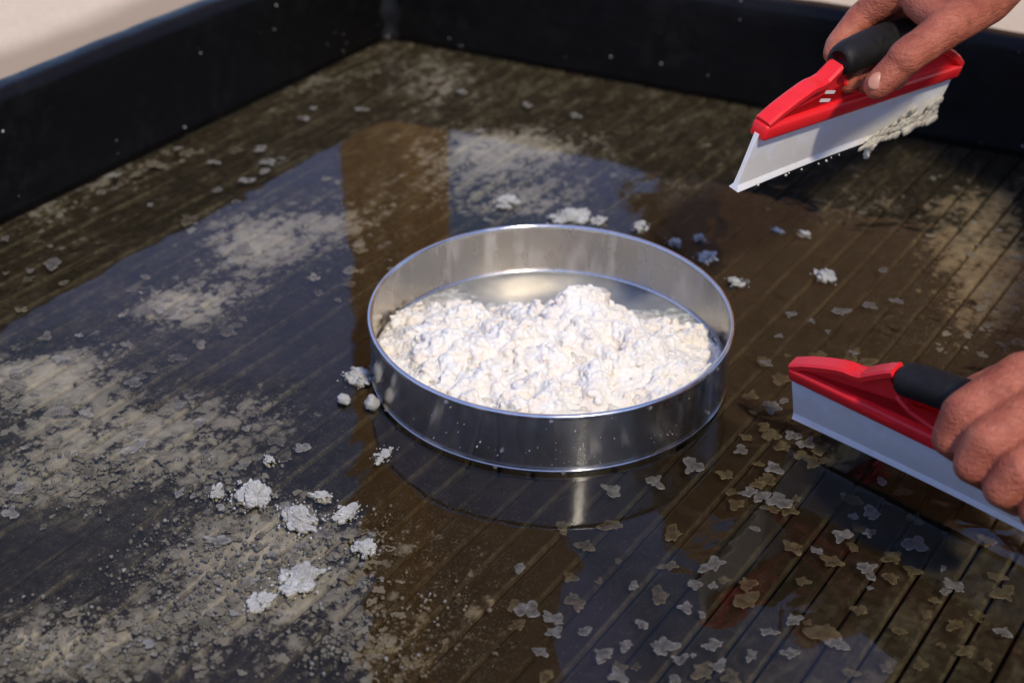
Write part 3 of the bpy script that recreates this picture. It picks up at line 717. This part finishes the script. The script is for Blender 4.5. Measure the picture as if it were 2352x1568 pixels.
# loose clumps of salt, each a thing
def clump(px, py, half, label, n=9, high=.45, mat='clump', sub=2, spread=1.0, rough=.5):
    P = onz(px, py, 0); D = (P - CAM) @ FWD; R = half * (1.0 if n == 1 else .86) / FP * D; Vs, Fs, c0 = [], [], 0; sd_ = int(px * 7 + py)
    rs = np.random.default_rng(sd_)
    if n > 1: n *= 4
    for i in range(n):
        rr = R * (.62 if n == 1 else .06 + .26 * rs.random() ** 2) * (1.5 if n == 1 else 1); t = rs.uniform(0, 6.28); q = rs.random() ** .6 * (R - rr * .6) * spread
        V, F = lump(sub, rr, sd_ + i * 13, rough, 1.0 if n == 1 else .7)
        if n > 1: V = rotz(V, t)
        zz = (rr * .55 if n == 1 else (1 - q / R) * R * high + rr * .1 - .002)
        V = V + np.array([q * math.cos(t), q * math.sin(t) * .9, zz]); Vs.append(V); Fs.append(F + c0); c0 += len(V)
    for i in range(0 if n == 1 else n // 2):
        V, F, e = flake_mesh(sd_ + 500 + i, 18, .16); V = rotz(V * R * rs.uniform(.25, .55) * np.array([1, 1, 1.2]), rs.uniform(0, 6.28)); tl = rs.normal(0, .35); V = V @ np.array([[1, 0, 0], [0, math.cos(tl), math.sin(tl)], [0, -math.sin(tl), math.cos(tl)]]); t = rs.uniform(0, 6.28); q = rs.random() * R * .9
        V = V + np.array([q * math.cos(t), q * math.sin(t), (1 - q / R) * R * high + .001]); Vs.append(V); Fs.append(F + c0); c0 += len(V)
    if n > 1:
        for i in range(n // 2):
            t = rs.uniform(0, 6.28); q = R * rs.uniform(.8, 1.5); V, F = lump(1, R * rs.uniform(.03, .10), sd_ + 700 + i, .5, .6)
            V = V + np.array([q * math.cos(t), q * math.sin(t), .0003]); Vs.append(V); Fs.append(F + c0); c0 += len(V)
        sa, sb, sc = rs.uniform(.75, 1.25), rs.uniform(.6, 1.05), rs.uniform(0, 3.14)
        Vs = [rotz(rotz(V, -sc) * np.array([sa, sb, 1.0]), sc) for V in Vs]
    o = link("salt_clump", fast_mesh("salt_clump", np.vstack(Vs), np.vstack(Fs)), M[mat], None, True); o.location = P
    tag(o, label, "salt clump", "loose clumps of salt around the sieve")
clump(788, 922, 17, "small round ball of salt, second from the sieve's left side", 1, rough=.3, sub=3)
clump(851, 938, 20, "round ball of salt touching the lower left side of the sieve", 1, rough=.3, sub=3)
clump(580, 1138, 56, "largest white salt clump lower left of the sieve", 18, .42)
clump(688, 1192, 62, "jagged white salt clump in front of the largest clump", 20, .36)
clump(838, 1262, 32, "upright lump of salt below the sieve's left edge", 9, .6)
clump(795, 1178, 36, "flat salt clump between the jagged clump and the sieve reflection", 10, .25)
clump(735, 1140, 30, "thin grey salt clump just above the jagged clump", 8, .2)
clump(826, 866, 50, "low spread of salt against the sieve's left wall", 13, .22)
clump(500, 1132, 34, "grey salt clump left of the largest clump", 9, .2)
clump(618, 1058, 26, "small salt clump above the largest clump", 6, .3)
clump(880, 1045, 32, "thin salt clump at the sieve's lower left foot", 7, .12)
clump(1165, 467, 36, "beige salt clump farthest behind the sieve", 10, .4)
clump(1310, 499, 46, "long pale salt clump just behind the sieve rim", 14, .22)
clump(1378, 510, 24, "small salt clump right of the long pale clump", 7, .3)
clump(1472, 522, 28, "rounded salt clump behind the sieve, middle of the row", 8, .4)
clump(1550, 558, 26, "low salt clump close behind the sieve's right rim", 7, .25)
clump(1608, 551, 22, "roundest salt clump behind the sieve's right rim", 6, .6)
clump(1622, 592, 30, "salt clump nearest the sieve's right rim", 8, .4)
clump(1690, 650, 24, "small salt clump right of the sieve", 6, .35)
clump(1893, 634, 36, "flat salt clump alone on the rippled water", 9, .12)
clump(1785, 530, 16, "tiny salt clump on the brown reflection", 5, .3)
clump(1846, 538, 20, "small ragged salt clump on the brown reflection", 6, .25)
clump(690, 1330, 60, "long low ridge of salt at the edge of the crust", 16, .2, spread=1.1)
clump(600, 1380, 40, "pale clump at the lower end of the salt ridge", 10, .2)

# crust of flakes and crumbs that nobody could count
def scatter(N, rmin, rmax, zlo, zhi, thr, gain, nverts, fuzz, seedbase, region):
    Vs, Fs, Es, c0 = [], [], [], 0; protos = [flake_mesh(seedbase + i, nverts, fuzz) for i in range(24)]; got = 0; tries = 0
    while got < N and tries < 60:
        tries += 1
        u = rng.uniform(region[0], region[2], 4000); v = rng.uniform(region[1], region[3], 4000)
        d_ = np.stack([FWD + RIGHT * ((a - CX) / FP) - UP * ((b - CY) / FP) for a, b in zip(u, v)])
        P = CAM + d_ * (-CAM[2] / d_[:, 2])[:, None]
        de = dens(P) * (.35 + 1.3 * fbm(P[:, 0] * 30 + 3, P[:, 1] * 24 + 8, 4)) ** 2
        ok = (rng.random(4000) < np.clip((de - thr) * gain, 0, 1)) & (P[:, 0] > XL + .004) & (P[:, 1] < 1.414 + .158 * (P[:, 0] + 1.087) - .006) & (np.hypot(P[:, 0] - SC[0], P[:, 1] - SC[1]) > SR + .006)
        # keep clear of most grooves
        for p_ in P[ok]:
            r = rng.uniform(rmin, rmax) * rng.uniform(.5, 1); V, F, e = protos[rng.integers(24)]
            gd = abs((p_[0] + .115 + PITCH / 2) % PITCH - PITCH / 2)
            if gd < r * .75 + .0012 and rng.random() < .88: continue
            V = rotz(V * np.array([r, r, r * rng.uniform(.5, 1.6)]), rng.uniform(0, 6.28)); V = V + np.array([p_[0], p_[1], rng.uniform(zlo, zhi)])
            Vs.append(V); Fs.append(F + c0); Es.append(e); c0 += len(V); got += 1
            if got >= N: break
    return np.vstack(Vs), np.vstack(Fs), np.concatenate(Es)
def stuff(name, V, F, e, mat, label):
    me = fast_mesh(name, V, F); a_ = me.attributes.new('edge', 'FLOAT', 'POINT'); a_.data.foreach_set('value', e.astype(np.float32))
    o = link(name, me, M[mat], None, False); tag(o, label, "salt crust", kind='stuff'); return o
stuff("salt_flake_bed", *scatter(650, .003, .010, -.0078, -.0072, .32, .8, 22, .035, 3000, (-20, 80, 2372, 1588)), 'bed', "pale bed of salt flakes lying under the shallow water")
stuff("salt_crust", *scatter(450, .0015, .008, -.006, .0002, .62, .7, 18, .10, 3100, (-20, 1040, 1150, 1588)), 'crust', "crumbly crust of salt flakes in the lower left of the tray")
def crumbs(N, region, thr, rmin, rmax, zlo, zhi):
    V0, F0 = ICO[1]; protos = [lump(1, 1.0, 7000 + i, .5)[0] for i in range(20)]; Vs, Fs, c0 = [], [], 0; got = 0; tries = 0
    while got < N and tries < 80:
        tries += 1
        u = rng.uniform(region[0], region[2], 3000); v = rng.uniform(region[1], region[3], 3000)
        P = np.array([onz(a, b) for a, b in zip(u, v)])
        de = dens(P) * (.35 + 1.3 * fbm(P[:, 0] * 44 + 3, P[:, 1] * 36 + 8, 4)) ** 2
        ok = (rng.random(3000) < np.clip((de - thr) * .8, 0, 1)) & (np.hypot(P[:, 0] - SC[0], P[:, 1] - SC[1]) > SR + .004)
        for p_ in P[ok]:
            r = rmin + (rmax - rmin) * rng.random() ** 3
            if abs((p_[0] + .115 + PITCH / 2) % PITCH - PITCH / 2) < .0020 and rng.random() < .85: continue
            V = rot_any(protos[rng.integers(20)] * r, rng) + np.array([p_[0], p_[1], rng.uniform(zlo, zhi)])
            Vs.append(V); Fs.append(F0 + c0); c0 += len(V); got += 1
            if got >= N: break
    return fast_mesh("salt_crumbs", np.vstack(Vs), np.vstack(Fs))
o = link("salt_crumbs", crumbs(3000, (-20, 1040, 1150, 1588), .30, .0003, .0019, -.005, .0002), M['crumb'], None, True); tag(o, "fine wet salt crumbs strewn over the crust in the lower left", "salt", kind='stuff')

# specks of salt dried onto the walls
Vs, Fs, c0 = [], [], 0
for i in range(46):
    t = random.random()
    if i < 22: 
        y_ = YF + (yback(XL) - YF) * (.35 + .65 * t); zc = random.choice((.012, .012, .02, .09)); base = np.array([XL + .0025, y_, min(.115, max(.004, random.gauss(zc, .016)))])
    else:
        x_ = XL + (XR - XL) * t * .85; base = np.array([x_, yback(x_) - .0025, min(.118, max(.002, random.gauss(random.choice((.012, .012, .09)), .014)))])
    V, F = lump(1, abs(random.gauss(0, .0006)) + .0003, i, .4); V = V + base; Vs.append(V); Fs.append(F + c0); c0 += len(V)
o = link("salt_specks", fast_mesh("salt_specks", np.vstack(Vs) - TI, np.vstack(Fs)), M['clump'], tray, True); o['kind'] = 'stuff'

# ------------------------------------------------------------------ squeegees
ZB = .045
def squeegee(Mr, T, label, g0):
    root = empty("squeegee"); root.matrix_world = Matrix(((*Mr[0], T[0]), (*Mr[1], T[1]), (*Mr[2], T[2]), (0, 0, 0, 1)))
    tag(root, label, "squeegee", "red silicone blade squeegees held over the tray")
    # silicone blade with a T shaped lip, slightly flexed
    V = []; F = []; n = 40
    prof = [(-.0045, .0), (-.0036, .0018), (-.0020, .0048), (-.0017, .02), (-.0020, ZB + .004), (.0020, ZB + .004), (.0017, .02), (.0020, .0048), (.0036, .0018), (.0045, .0)]
    k = len(prof)
    for i in range(n + 1):
        x_ = -.1505 + .301 * i / n
        for yy, zz in prof: V.append((x_, yy + .0035 * (1 - zz / ZB) ** 2 * math.sin(i / n * 3.1) , zz))
    for i in range(n):
        for j in range(k): F.append((i * k + j, (i + 1) * k + j, (i + 1) * k + (j + 1) % k, i * k + (j + 1) % k))
    F.append(tuple(range(k))); F.append(tuple(n * k + j for j in range(k - 1, -1, -1)))
    me = mesh("blade", V, F); link("blade", me, M['silicone'], root, False)
    # holder bar with a flared lower lip
    bm = bmesh.new(); box(bm, (-.15, -.0075, ZB), (.15, .0075, ZB + .013), .0028, 2)
    link("holder_bar", bm_mesh("holder_bar", bm), M['red'], root, True)
    # thin web with the finger hole
    top_l = [(-.146, ZB + .012), (-.135, ZB + .0185), (-.105, ZB + .0310), (-.096, ZB + .0325), (-.086, ZB + .0325), (-.064, ZB + .0500)]
    hole = [(-.064, ZB + .0500), (-.056, ZB + .034), (-.045, ZB + .0235), (-.028, ZB + .0185), (0, ZB + .0170)]
    loop = top_l + hole[1:] + [(-a, b) for a, b in hole[-2::-1]][:-0 or None]
    loop = top_l + hole[1:] + [(-a, b) for a, b in hole[::-1][1:]] + [(-a, b) for a, b in top_l[::-1][1:]]
    bm = bmesh.new(); a_ = [bm.verts.new((px, -.0028, pz)) for px, pz in loop]; b_ = [bm.verts.new((px, .0028, pz)) for px, pz in loop]
    nn = len(loop); fa = bm.faces.new(a_); fb = bm.faces.new(b_[::-1])
    for i in range(nn): bm.faces.new((a_[i], b_[i], b_[(i + 1) % nn], a_[(i + 1) % nn]))
    bmesh.ops.triangulate(bm, faces=[fa, fb]); link("web_plate", bm_mesh("web_plate", bm), M['red'], root)
    # ridge rails along the top edge on each side, and a lip round the hole
    def rail(pts, hy, hz, nm):
        bm = bmesh.new(); rings = []
        P = [Vector((a, 0, b)) for a, b in pts]
        for i, p_ in enumerate(P):
            d = (P[min(i + 1, len(P) - 1)] - P[max(i - 1, 0)]).normalized(); up = Vector((-d.z, 0, d.x))
            ring = []
            for sy, sz in ((-.7, -1), (-1, -.6), (-1, .6), (-.7, 1), (.7, 1), (1, .6), (1, -.6), (.7, -1)): ring.append(bm.verts.new(p_ + Vector((0, sy * hy, 0)) + up * sz * hz))
            rings.append(ring)
        for r0, r1 in zip(rings, rings[1:]):
            for j in range(8): bm.faces.new((r0[j], r1[j], r1[(j + 1) % 8], r0[(j + 1) % 8]))
        bm.faces.new(rings[0][::-1]); bm.faces.new(rings[-1]); link(nm, bm_mesh(nm, bm), M['red'], root, nm != 'ridge')
    for s in (-1, 1):
        pts = [(-.148, ZB + .0125), (-.135, ZB + .020), (-.120, ZB + .0268), (-.105, ZB + .0325), (-.099, ZB + .0340), (-.091, ZB + .0345), (-.084, ZB + .0365), (-.074, ZB + .0445), (-.064, ZB + .0520), (-.058, ZB + .0555)]
        rail([(a * -s if s > 0 else a, b) for a, b in pts], .0068, .0034, "ridge")
    rail([(a, b) for a, b in hole[1:]] + [(-a, b) for a, b in hole[1:][::-1][1:]], .0052, .0022, "hole_lip")
    # rubber grip, gently arched and ribbed
    V = []; F = []; n = 72; kk = 20
    for i in range(n + 1):
        u = i / n; x_ = -g0 + 2 * g0 * u; c = ZB + .0500 + .0075 * math.sin(math.pi * u)
        endt = min(1, min(u, 1 - u) / .10); rr = (.0128 + .0010 * math.sin(math.pi * u)) * (.62 + .38 * math.sqrt(1 - (1 - endt) ** 2))
        rib = 1 + (.012 * math.sin(u * 75) if .10 < u < .90 else 0)
        for j in range(kk):
            t = 2 * math.pi * j / kk; V.append((x_, rr * rib * 1.0 * math.cos(t), c + rr * rib * 1.0 * math.sin(t)))
    for i in range(n):
        for j in range(kk): F.append((i * kk + j, (i + 1) * kk + j, (i + 1) * kk + (j + 1) % kk, i * kk + (j + 1) % kk))
    F.append(tuple(range(kk))[::-1]); F.append(tuple(n * kk + j for j in range(kk)))
    link("grip", mesh("grip", V, F), M['grip'], root, True)
    return root
TOP_M = [[0.1639, -0.9556, 0.245], [0.9788, 0.1884, 0.0801], [-0.1227, 0.2266, 0.9662]]; TOP_T = [-0.3821, 1.0619, 0.1716]
BOT_M = [[0.9805, 0.1877, -0.0578], [-0.1962, 0.9513, -0.238], [0.0103, 0.2447, 0.9696]]; BOT_T = [-0.1851, 0.8814, 0.0171]
sq1 = squeegee(TOP_M, TOP_T, "red squeegee with salt on its blade, raised by the upper hand", .073)
sq2 = squeegee(BOT_M, BOT_T, "red squeegee lowered to the water by the hand at the right edge", .056)
# faded white print on the raised squeegee's web
for k in range(2):
    bm = bmesh.new(); box(bm, (-.080 + .002 * k, -.0032, ZB + .0165 + k * .0070), (-.064 + .001 * k, -.0029, ZB + .0192 + k * .0070)); 
    bmesh.ops.rotate(bm, verts=bm.verts, cent=(-.07, -.003, ZB + .02), matrix=Matrix.Rotation(R_(10), 3, 'Y')); link("print", bm_mesh("print", bm), M['white_print'], sq1)
# wet salt left on the raised blade
Vs, Fs, c0 = [], [], 0
A1 = np.array(TOP_M); T1 = np.array(TOP_T)
for i in range(170):
    u = random.random() ** .8; x_ = .148 - .125 * u; z_ = abs(random.gauss(0, .010)) * (1 - u) ** .7 * 1.25 + .0005
    r = random.uniform(.0016, .0042) * (1.15 - .5 * u); V, F = lump(2, r, 8000 + i, .35); V = V * np.array([1.5, .22, 1]) + np.array([x_, -.0036 - .003 * max(0, 1 - z_ / .006) - random.uniform(0, .001), z_]); Vs.append(V); Fs.append(F + c0); c0 += len(V)
for i in range(14):
    x_ = random.uniform(-.14, .1); V, F = lump(1, random.uniform(.0006, .0014), 8300 + i, .4); V = V + np.array([x_, -.0055, random.uniform(0, .0025)]); Vs.append(V); Fs.append(F + c0); c0 += len(V)
for i in range(6):
    V, F = lump(2, .0042 - .0004 * i, 8400 + i, .4); V = V + np.array([.045 + random.uniform(-.002, .002), -.004, -.0015 - .0024 * i]); Vs.append(V); Fs.append(F + c0); c0 += len(V)
me = fast_mesh("wet_salt_smear", np.vstack(Vs), np.vstack(Fs)); o = link("wet_salt_smear", me, mat_salt("wet_cream_salt", (.74, .70, .58), (.66, .61, .48), 0, .4), None, True)
o.matrix_world = sq1.matrix_world.copy(); tag(o, "cream wet salt clinging to the raised squeegee blade", "salt", kind='stuff')
# ------------------------------------------------------------------ person: two hands in view, the rest crouching beside the tray
def capsule(p, q, r1, r2, n=14, k=4):
    p = np.array(p, float); q = np.array(q, float); d = q - p; L = np.linalg.norm(d); d = d / L if L > 1e-9 else np.array([0, 0, 1.0])
    a = np.cross(d, [0, 0, 1.0] if abs(d[2]) < .9 else [1.0, 0, 0]); a /= np.linalg.norm(a); b = np.cross(d, a)
    prof = [(-r1 * math.cos(t), r1 * math.sin(t)) for t in np.linspace(0.02, math.pi / 2, k)] + [(L + r2 * math.sin(t), r2 * math.cos(t)) for t in np.linspace(0, math.pi / 2 - .02, k)]
    V = [p + d * s_ + (a * math.cos(t) + b * math.sin(t)) * rad for s_, rad in prof for t in np.linspace(0, 2 * math.pi, n, endpoint=False)]
    F = []; m_ = len(prof)
    for i in range(m_ - 1):
        for j in range(n):
            F += [(i * n + j, i * n + (j + 1) % n, (i + 1) * n + (j + 1) % n), (i * n + j, (i + 1) * n + (j + 1) % n, (i + 1) * n + j)]
    c0_, c1_ = len(V), len(V) + 1; V += [p - d * r1, q + d * r2]
    for j in range(n): F += [(c0_, (j + 1) % n, j), (c1_, (m_ - 1) * n + j, (m_ - 1) * n + (j + 1) % n)]
    return np.array(V), np.array(F)
def chain(js):
    """js: list of (point, radius)"""
    return [capsule(a[0], b[0], a[1], b[1]) for a, b in zip(js, js[1:])]
def J(px, py, D, r): return (at(px, py, D), r)
parts = []
# upper hand (its owner's right): thumb in front of the grip, fingers behind it
WR = J(2335, -110, 1.155, .029)
TC, TMp, TIp, TT = J(2262, -8, 1.120, .0225), J(2178, 62, 1.088, .0155), J(2085, 130, 1.075, .0128), J(2016, 196, 1.078, .0108)
parts += chain([WR, TC, TMp, TIp, TT])
parts += chain([J(2105, 112, 1.078, .0135), J(2078, 134, 1.072, .0136)])
IM, IP_, ID, IT = J(2072, -28, 1.130, .0150), J(1980, 38, 1.150, .0118), J(1925, 104, 1.142, .0102), J(1917, 124, 1.132, .0092)
MM, MP, MD, MT = J(2105, -10, 1.158, .0150), J(2012, 70, 1.172, .0115), J(1962, 150, 1.150, .0100), J(1945, 190, 1.128, .0090)
RM, RP, RD, RT = J(2145, 10, 1.182, .0145), J(2060, 100, 1.192, .0112), J(2002, 160, 1.165, .0098), J(1988, 190, 1.140, .0088)
PM, PP, PD, PT = J(2190, 35, 1.200, .0135), J(2120, 120, 1.205, .0100), J(2070, 165, 1.180, .0088), J(2055, 188, 1.155, .0080)
for ch in ((IM, IP_, ID, IT), (MM, MP, MD, MT), (RM, RP, RD, RT), (PM, PP, PD, PT)): parts += chain(ch)
for k_ in (IM, MM, RM, PM): parts += [capsule(WR[0], k_[0], .026, .0165)]
parts += [capsule(TC[0], IM[0], .020, .0135), capsule(TC[0], MM[0], .020, .015), capsule(at(2230, 25, 1.105), at(2160, -5, 1.125), .018, .0145), capsule(TMp[0], at(2110, 5, 1.118), .0135, .0135)]
RE = np.array([-.13, 1.42, .50])                 # right elbow
parts += [capsule(WR[0], (WR[0] + RE) / 2, .029, .036)]
RW = WR[0]
hand1 = remesh(parts, .0016, 8, .5)
parts = []
# lower hand (left): back of the hand towards the camera, fingers closed round the grip
WL = J(2640, 830, .935, .030)
IM, IP_, ID, IT = J(2352, 868, .955, 0.0182), J(2214, 948, .948, 0.0149), J(2184, 1006, .955, 0.0127), J(2222, 1040, .985, 0.0108)
MM, MP, MD, MT = J(2412, 925, .940, 0.0182), J(2268, 1012, .930, 0.0152), J(2234, 1066, .936, 0.0128), J(2275, 1095, .966, 0.0110)
RM, RP, RD, RT = J(2470, 985, .930, 0.0174), J(2338, 1078, .916, 0.0143), J(2300, 1122, .922, 0.0121), J(2340, 1150, .950, 0.0106)
PM, PP, PD, PT = J(2530, 1040, .925, 0.0160), J(2412, 1140, .906, 0.0128), J(2380, 1178, .912, 0.0110), J(2415, 1200, .938, 0.0097)
for ch in ((IM, IP_, ID, IT), (MM, MP, MD, MT), (RM, RP, RD, RT), (PM, PP, PD, PT)): parts += chain(ch)
for k_ in (IM, MM, RM, PM): parts += [capsule(WL[0], k_[0], .029, .0175)]
for a_, b_ in ((IM, MM), (MM, RM), (RM, PM)): parts += [capsule(a_[0], b_[0], .0145, .0145)]
TC, TMp, TIp, TT = J(2480, 850, .975, .021), J(2370, 862, 1.005, .0165), J(2290, 880, 1.020, .0132), J(2240, 895, 1.022, .0108)
parts += chain([WL, TC, TMp, TIp, TT]) + [capsule(TMp[0], IM[0], .0145, .0145), capsule(TC[0], MM[0], .020, .016)]
LE = np.array([.07, .99, .37])
parts += [capsule(WL[0], (WL[0] + LE) / 2, .030, .037)]
LW = WL[0]
hand2 = remesh(parts, .0016, 8, .5)
# the rest of the body
RS, LS = np.array([.03, 1.47, .69]), np.array([.20, 1.10, .60]); NK = (RS + LS) / 2 + np.array([-.03, -.015, .05])
PEL = np.array([.44, 1.47, .30]); HD = NK + np.array([-.09, -.045, .14])
fdir = np.array([-.88, -.44, 0]); sd_ = np.array([-.44, .88, 0])
parts = [capsule(RS, RE, .05, .042), capsule((RE + RW) / 2, RE, .036, .043), capsule(LS, LE, .05, .042), capsule((LE + LW) / 2, LE, .037, .043),
         capsule(PEL, (RS + LS) / 2, .14, .13), capsule(RS, LS, .06, .06), capsule(NK - np.array([-.04, -.02, .06]), HD, .055, .055), capsule(HD, HD + np.array([0, 0, .05]), .078, .088),
         capsule(HD + fdir * .06 + np.array([0, 0, -.045]), HD + fdir * .07 + np.array([0, 0, .03]), .045, .045),
         capsule(HD + fdir * .105 + np.array([0, 0, .0]), HD + fdir * .085 + np.array([0, 0, .05]), .013, .009),
         capsule(HD + sd_ * .082, HD + sd_ * .086 + np.array([0, 0, .03]), .012, .014), capsule(HD - sd_ * .082, HD - sd_ * .086 + np.array([0, 0, .03]), .012, .014)]
KR, KL = PEL + fdir * .18 + sd_ * .17 + np.array([0, 0, .10]), PEL + fdir * .20 - sd_ * .17 + np.array([0, 0, .10])
AR, AL = KR - fdir * .10 + np.array([0, 0, -.41]), KL - fdir * .10 + np.array([0, 0, -.41])
legs = [capsule(PEL + sd_ * .09, KR, .095, .068), capsule(KR, AR, .065, .042), capsule(PEL - sd_ * .09, KL, .095, .068), capsule(KL, AL, .065, .042)]
body = remesh(parts + legs, .009, 6)
bm = bmesh.new(); bm.from_mesh(body); bm.from_mesh(hand1); bm.from_mesh(hand2)
me = bpy.data.meshes.new("body"); bm.to_mesh(me); bm.free()
person = empty("person", (.45, 1.4, -.06)); bpy.context.view_layer.update()
tag(person, "person crouching beside the tray, both bare hands holding red squeegees", "person")
PO = Matrix.Translation(-Vector((.45, 1.4, -.06)))
def pchild(name, me_, mat): me_.materials.clear(); me_.transform(PO); return link(name, me_, mat, person, True)
pchild("body", me, M['skin'])
shirt = remesh([capsule(RS, RE, .062, .056), capsule(RE, RE * .8 + RW * .2, .056, .05), capsule(LS, LE, .062, .056), capsule(LE, LE * .85 + LW * .15, .056, .05), capsule(PEL + np.array([0, 0, .03]), (RS + LS) / 2, .155, .142), capsule(RS, LS, .07, .07)], .010, 6)
pchild("shirt", shirt, M['cloth_khaki'])
pants = remesh([capsule(PEL + sd_ * .09, KR, .108, .080), capsule(KR, AR + np.array([0, 0, .05]), .078, .06), capsule(PEL - sd_ * .09, KL, .108, .080), capsule(KL, AL + np.array([0, 0, .05]), .078, .06), capsule(PEL + sd_ * .06, PEL - sd_ * .06, .15, .15)], .010, 6)
pchild("trousers", pants, M['cloth_tan'])
hair = remesh([capsule(HD + np.array([0, 0, .06]) - fdir * .012, HD + np.array([0, 0, .062]) - fdir * .02, .088, .09), capsule(HD - fdir * .05, HD - fdir * .04 + np.array([0, 0, .06]), .055, .075)], .008, 4)
pchild("hair", hair, M['hair'])
for A_ in (AR, AL):
    sh = remesh([capsule(A_ + np.array([0, 0, -.055]) - fdir * .04, A_ + np.array([0, 0, -.06]) + fdir * .15, .042, .036)], .008, 4); pchild("shoe", sh, M['grip'])
# thumb nail of the upper hand
tip = at(2010, 190, 1.078); dn = at(2016, 196, 1.078) - at(2085, 130, 1.075); dn /= np.linalg.norm(dn)
cam_d = CAM - tip; cam_d /= np.linalg.norm(cam_d); nrm = cam_d - dn * (cam_d @ dn); nrm /= np.linalg.norm(nrm); sdv = np.cross(dn, nrm)
V, F = ICO[3]; V = V * np.array([1, 1, 1]); Vn = tip + nrm * .0086 + V[:, :1] * dn * .0072 + V[:, 1:2] * sdv * .0058 + V[:, 2:3] * nrm * .0018
nl = fast_mesh("thumb_nail", Vn, F); pchild("thumb_nail", nl, M['nail'])
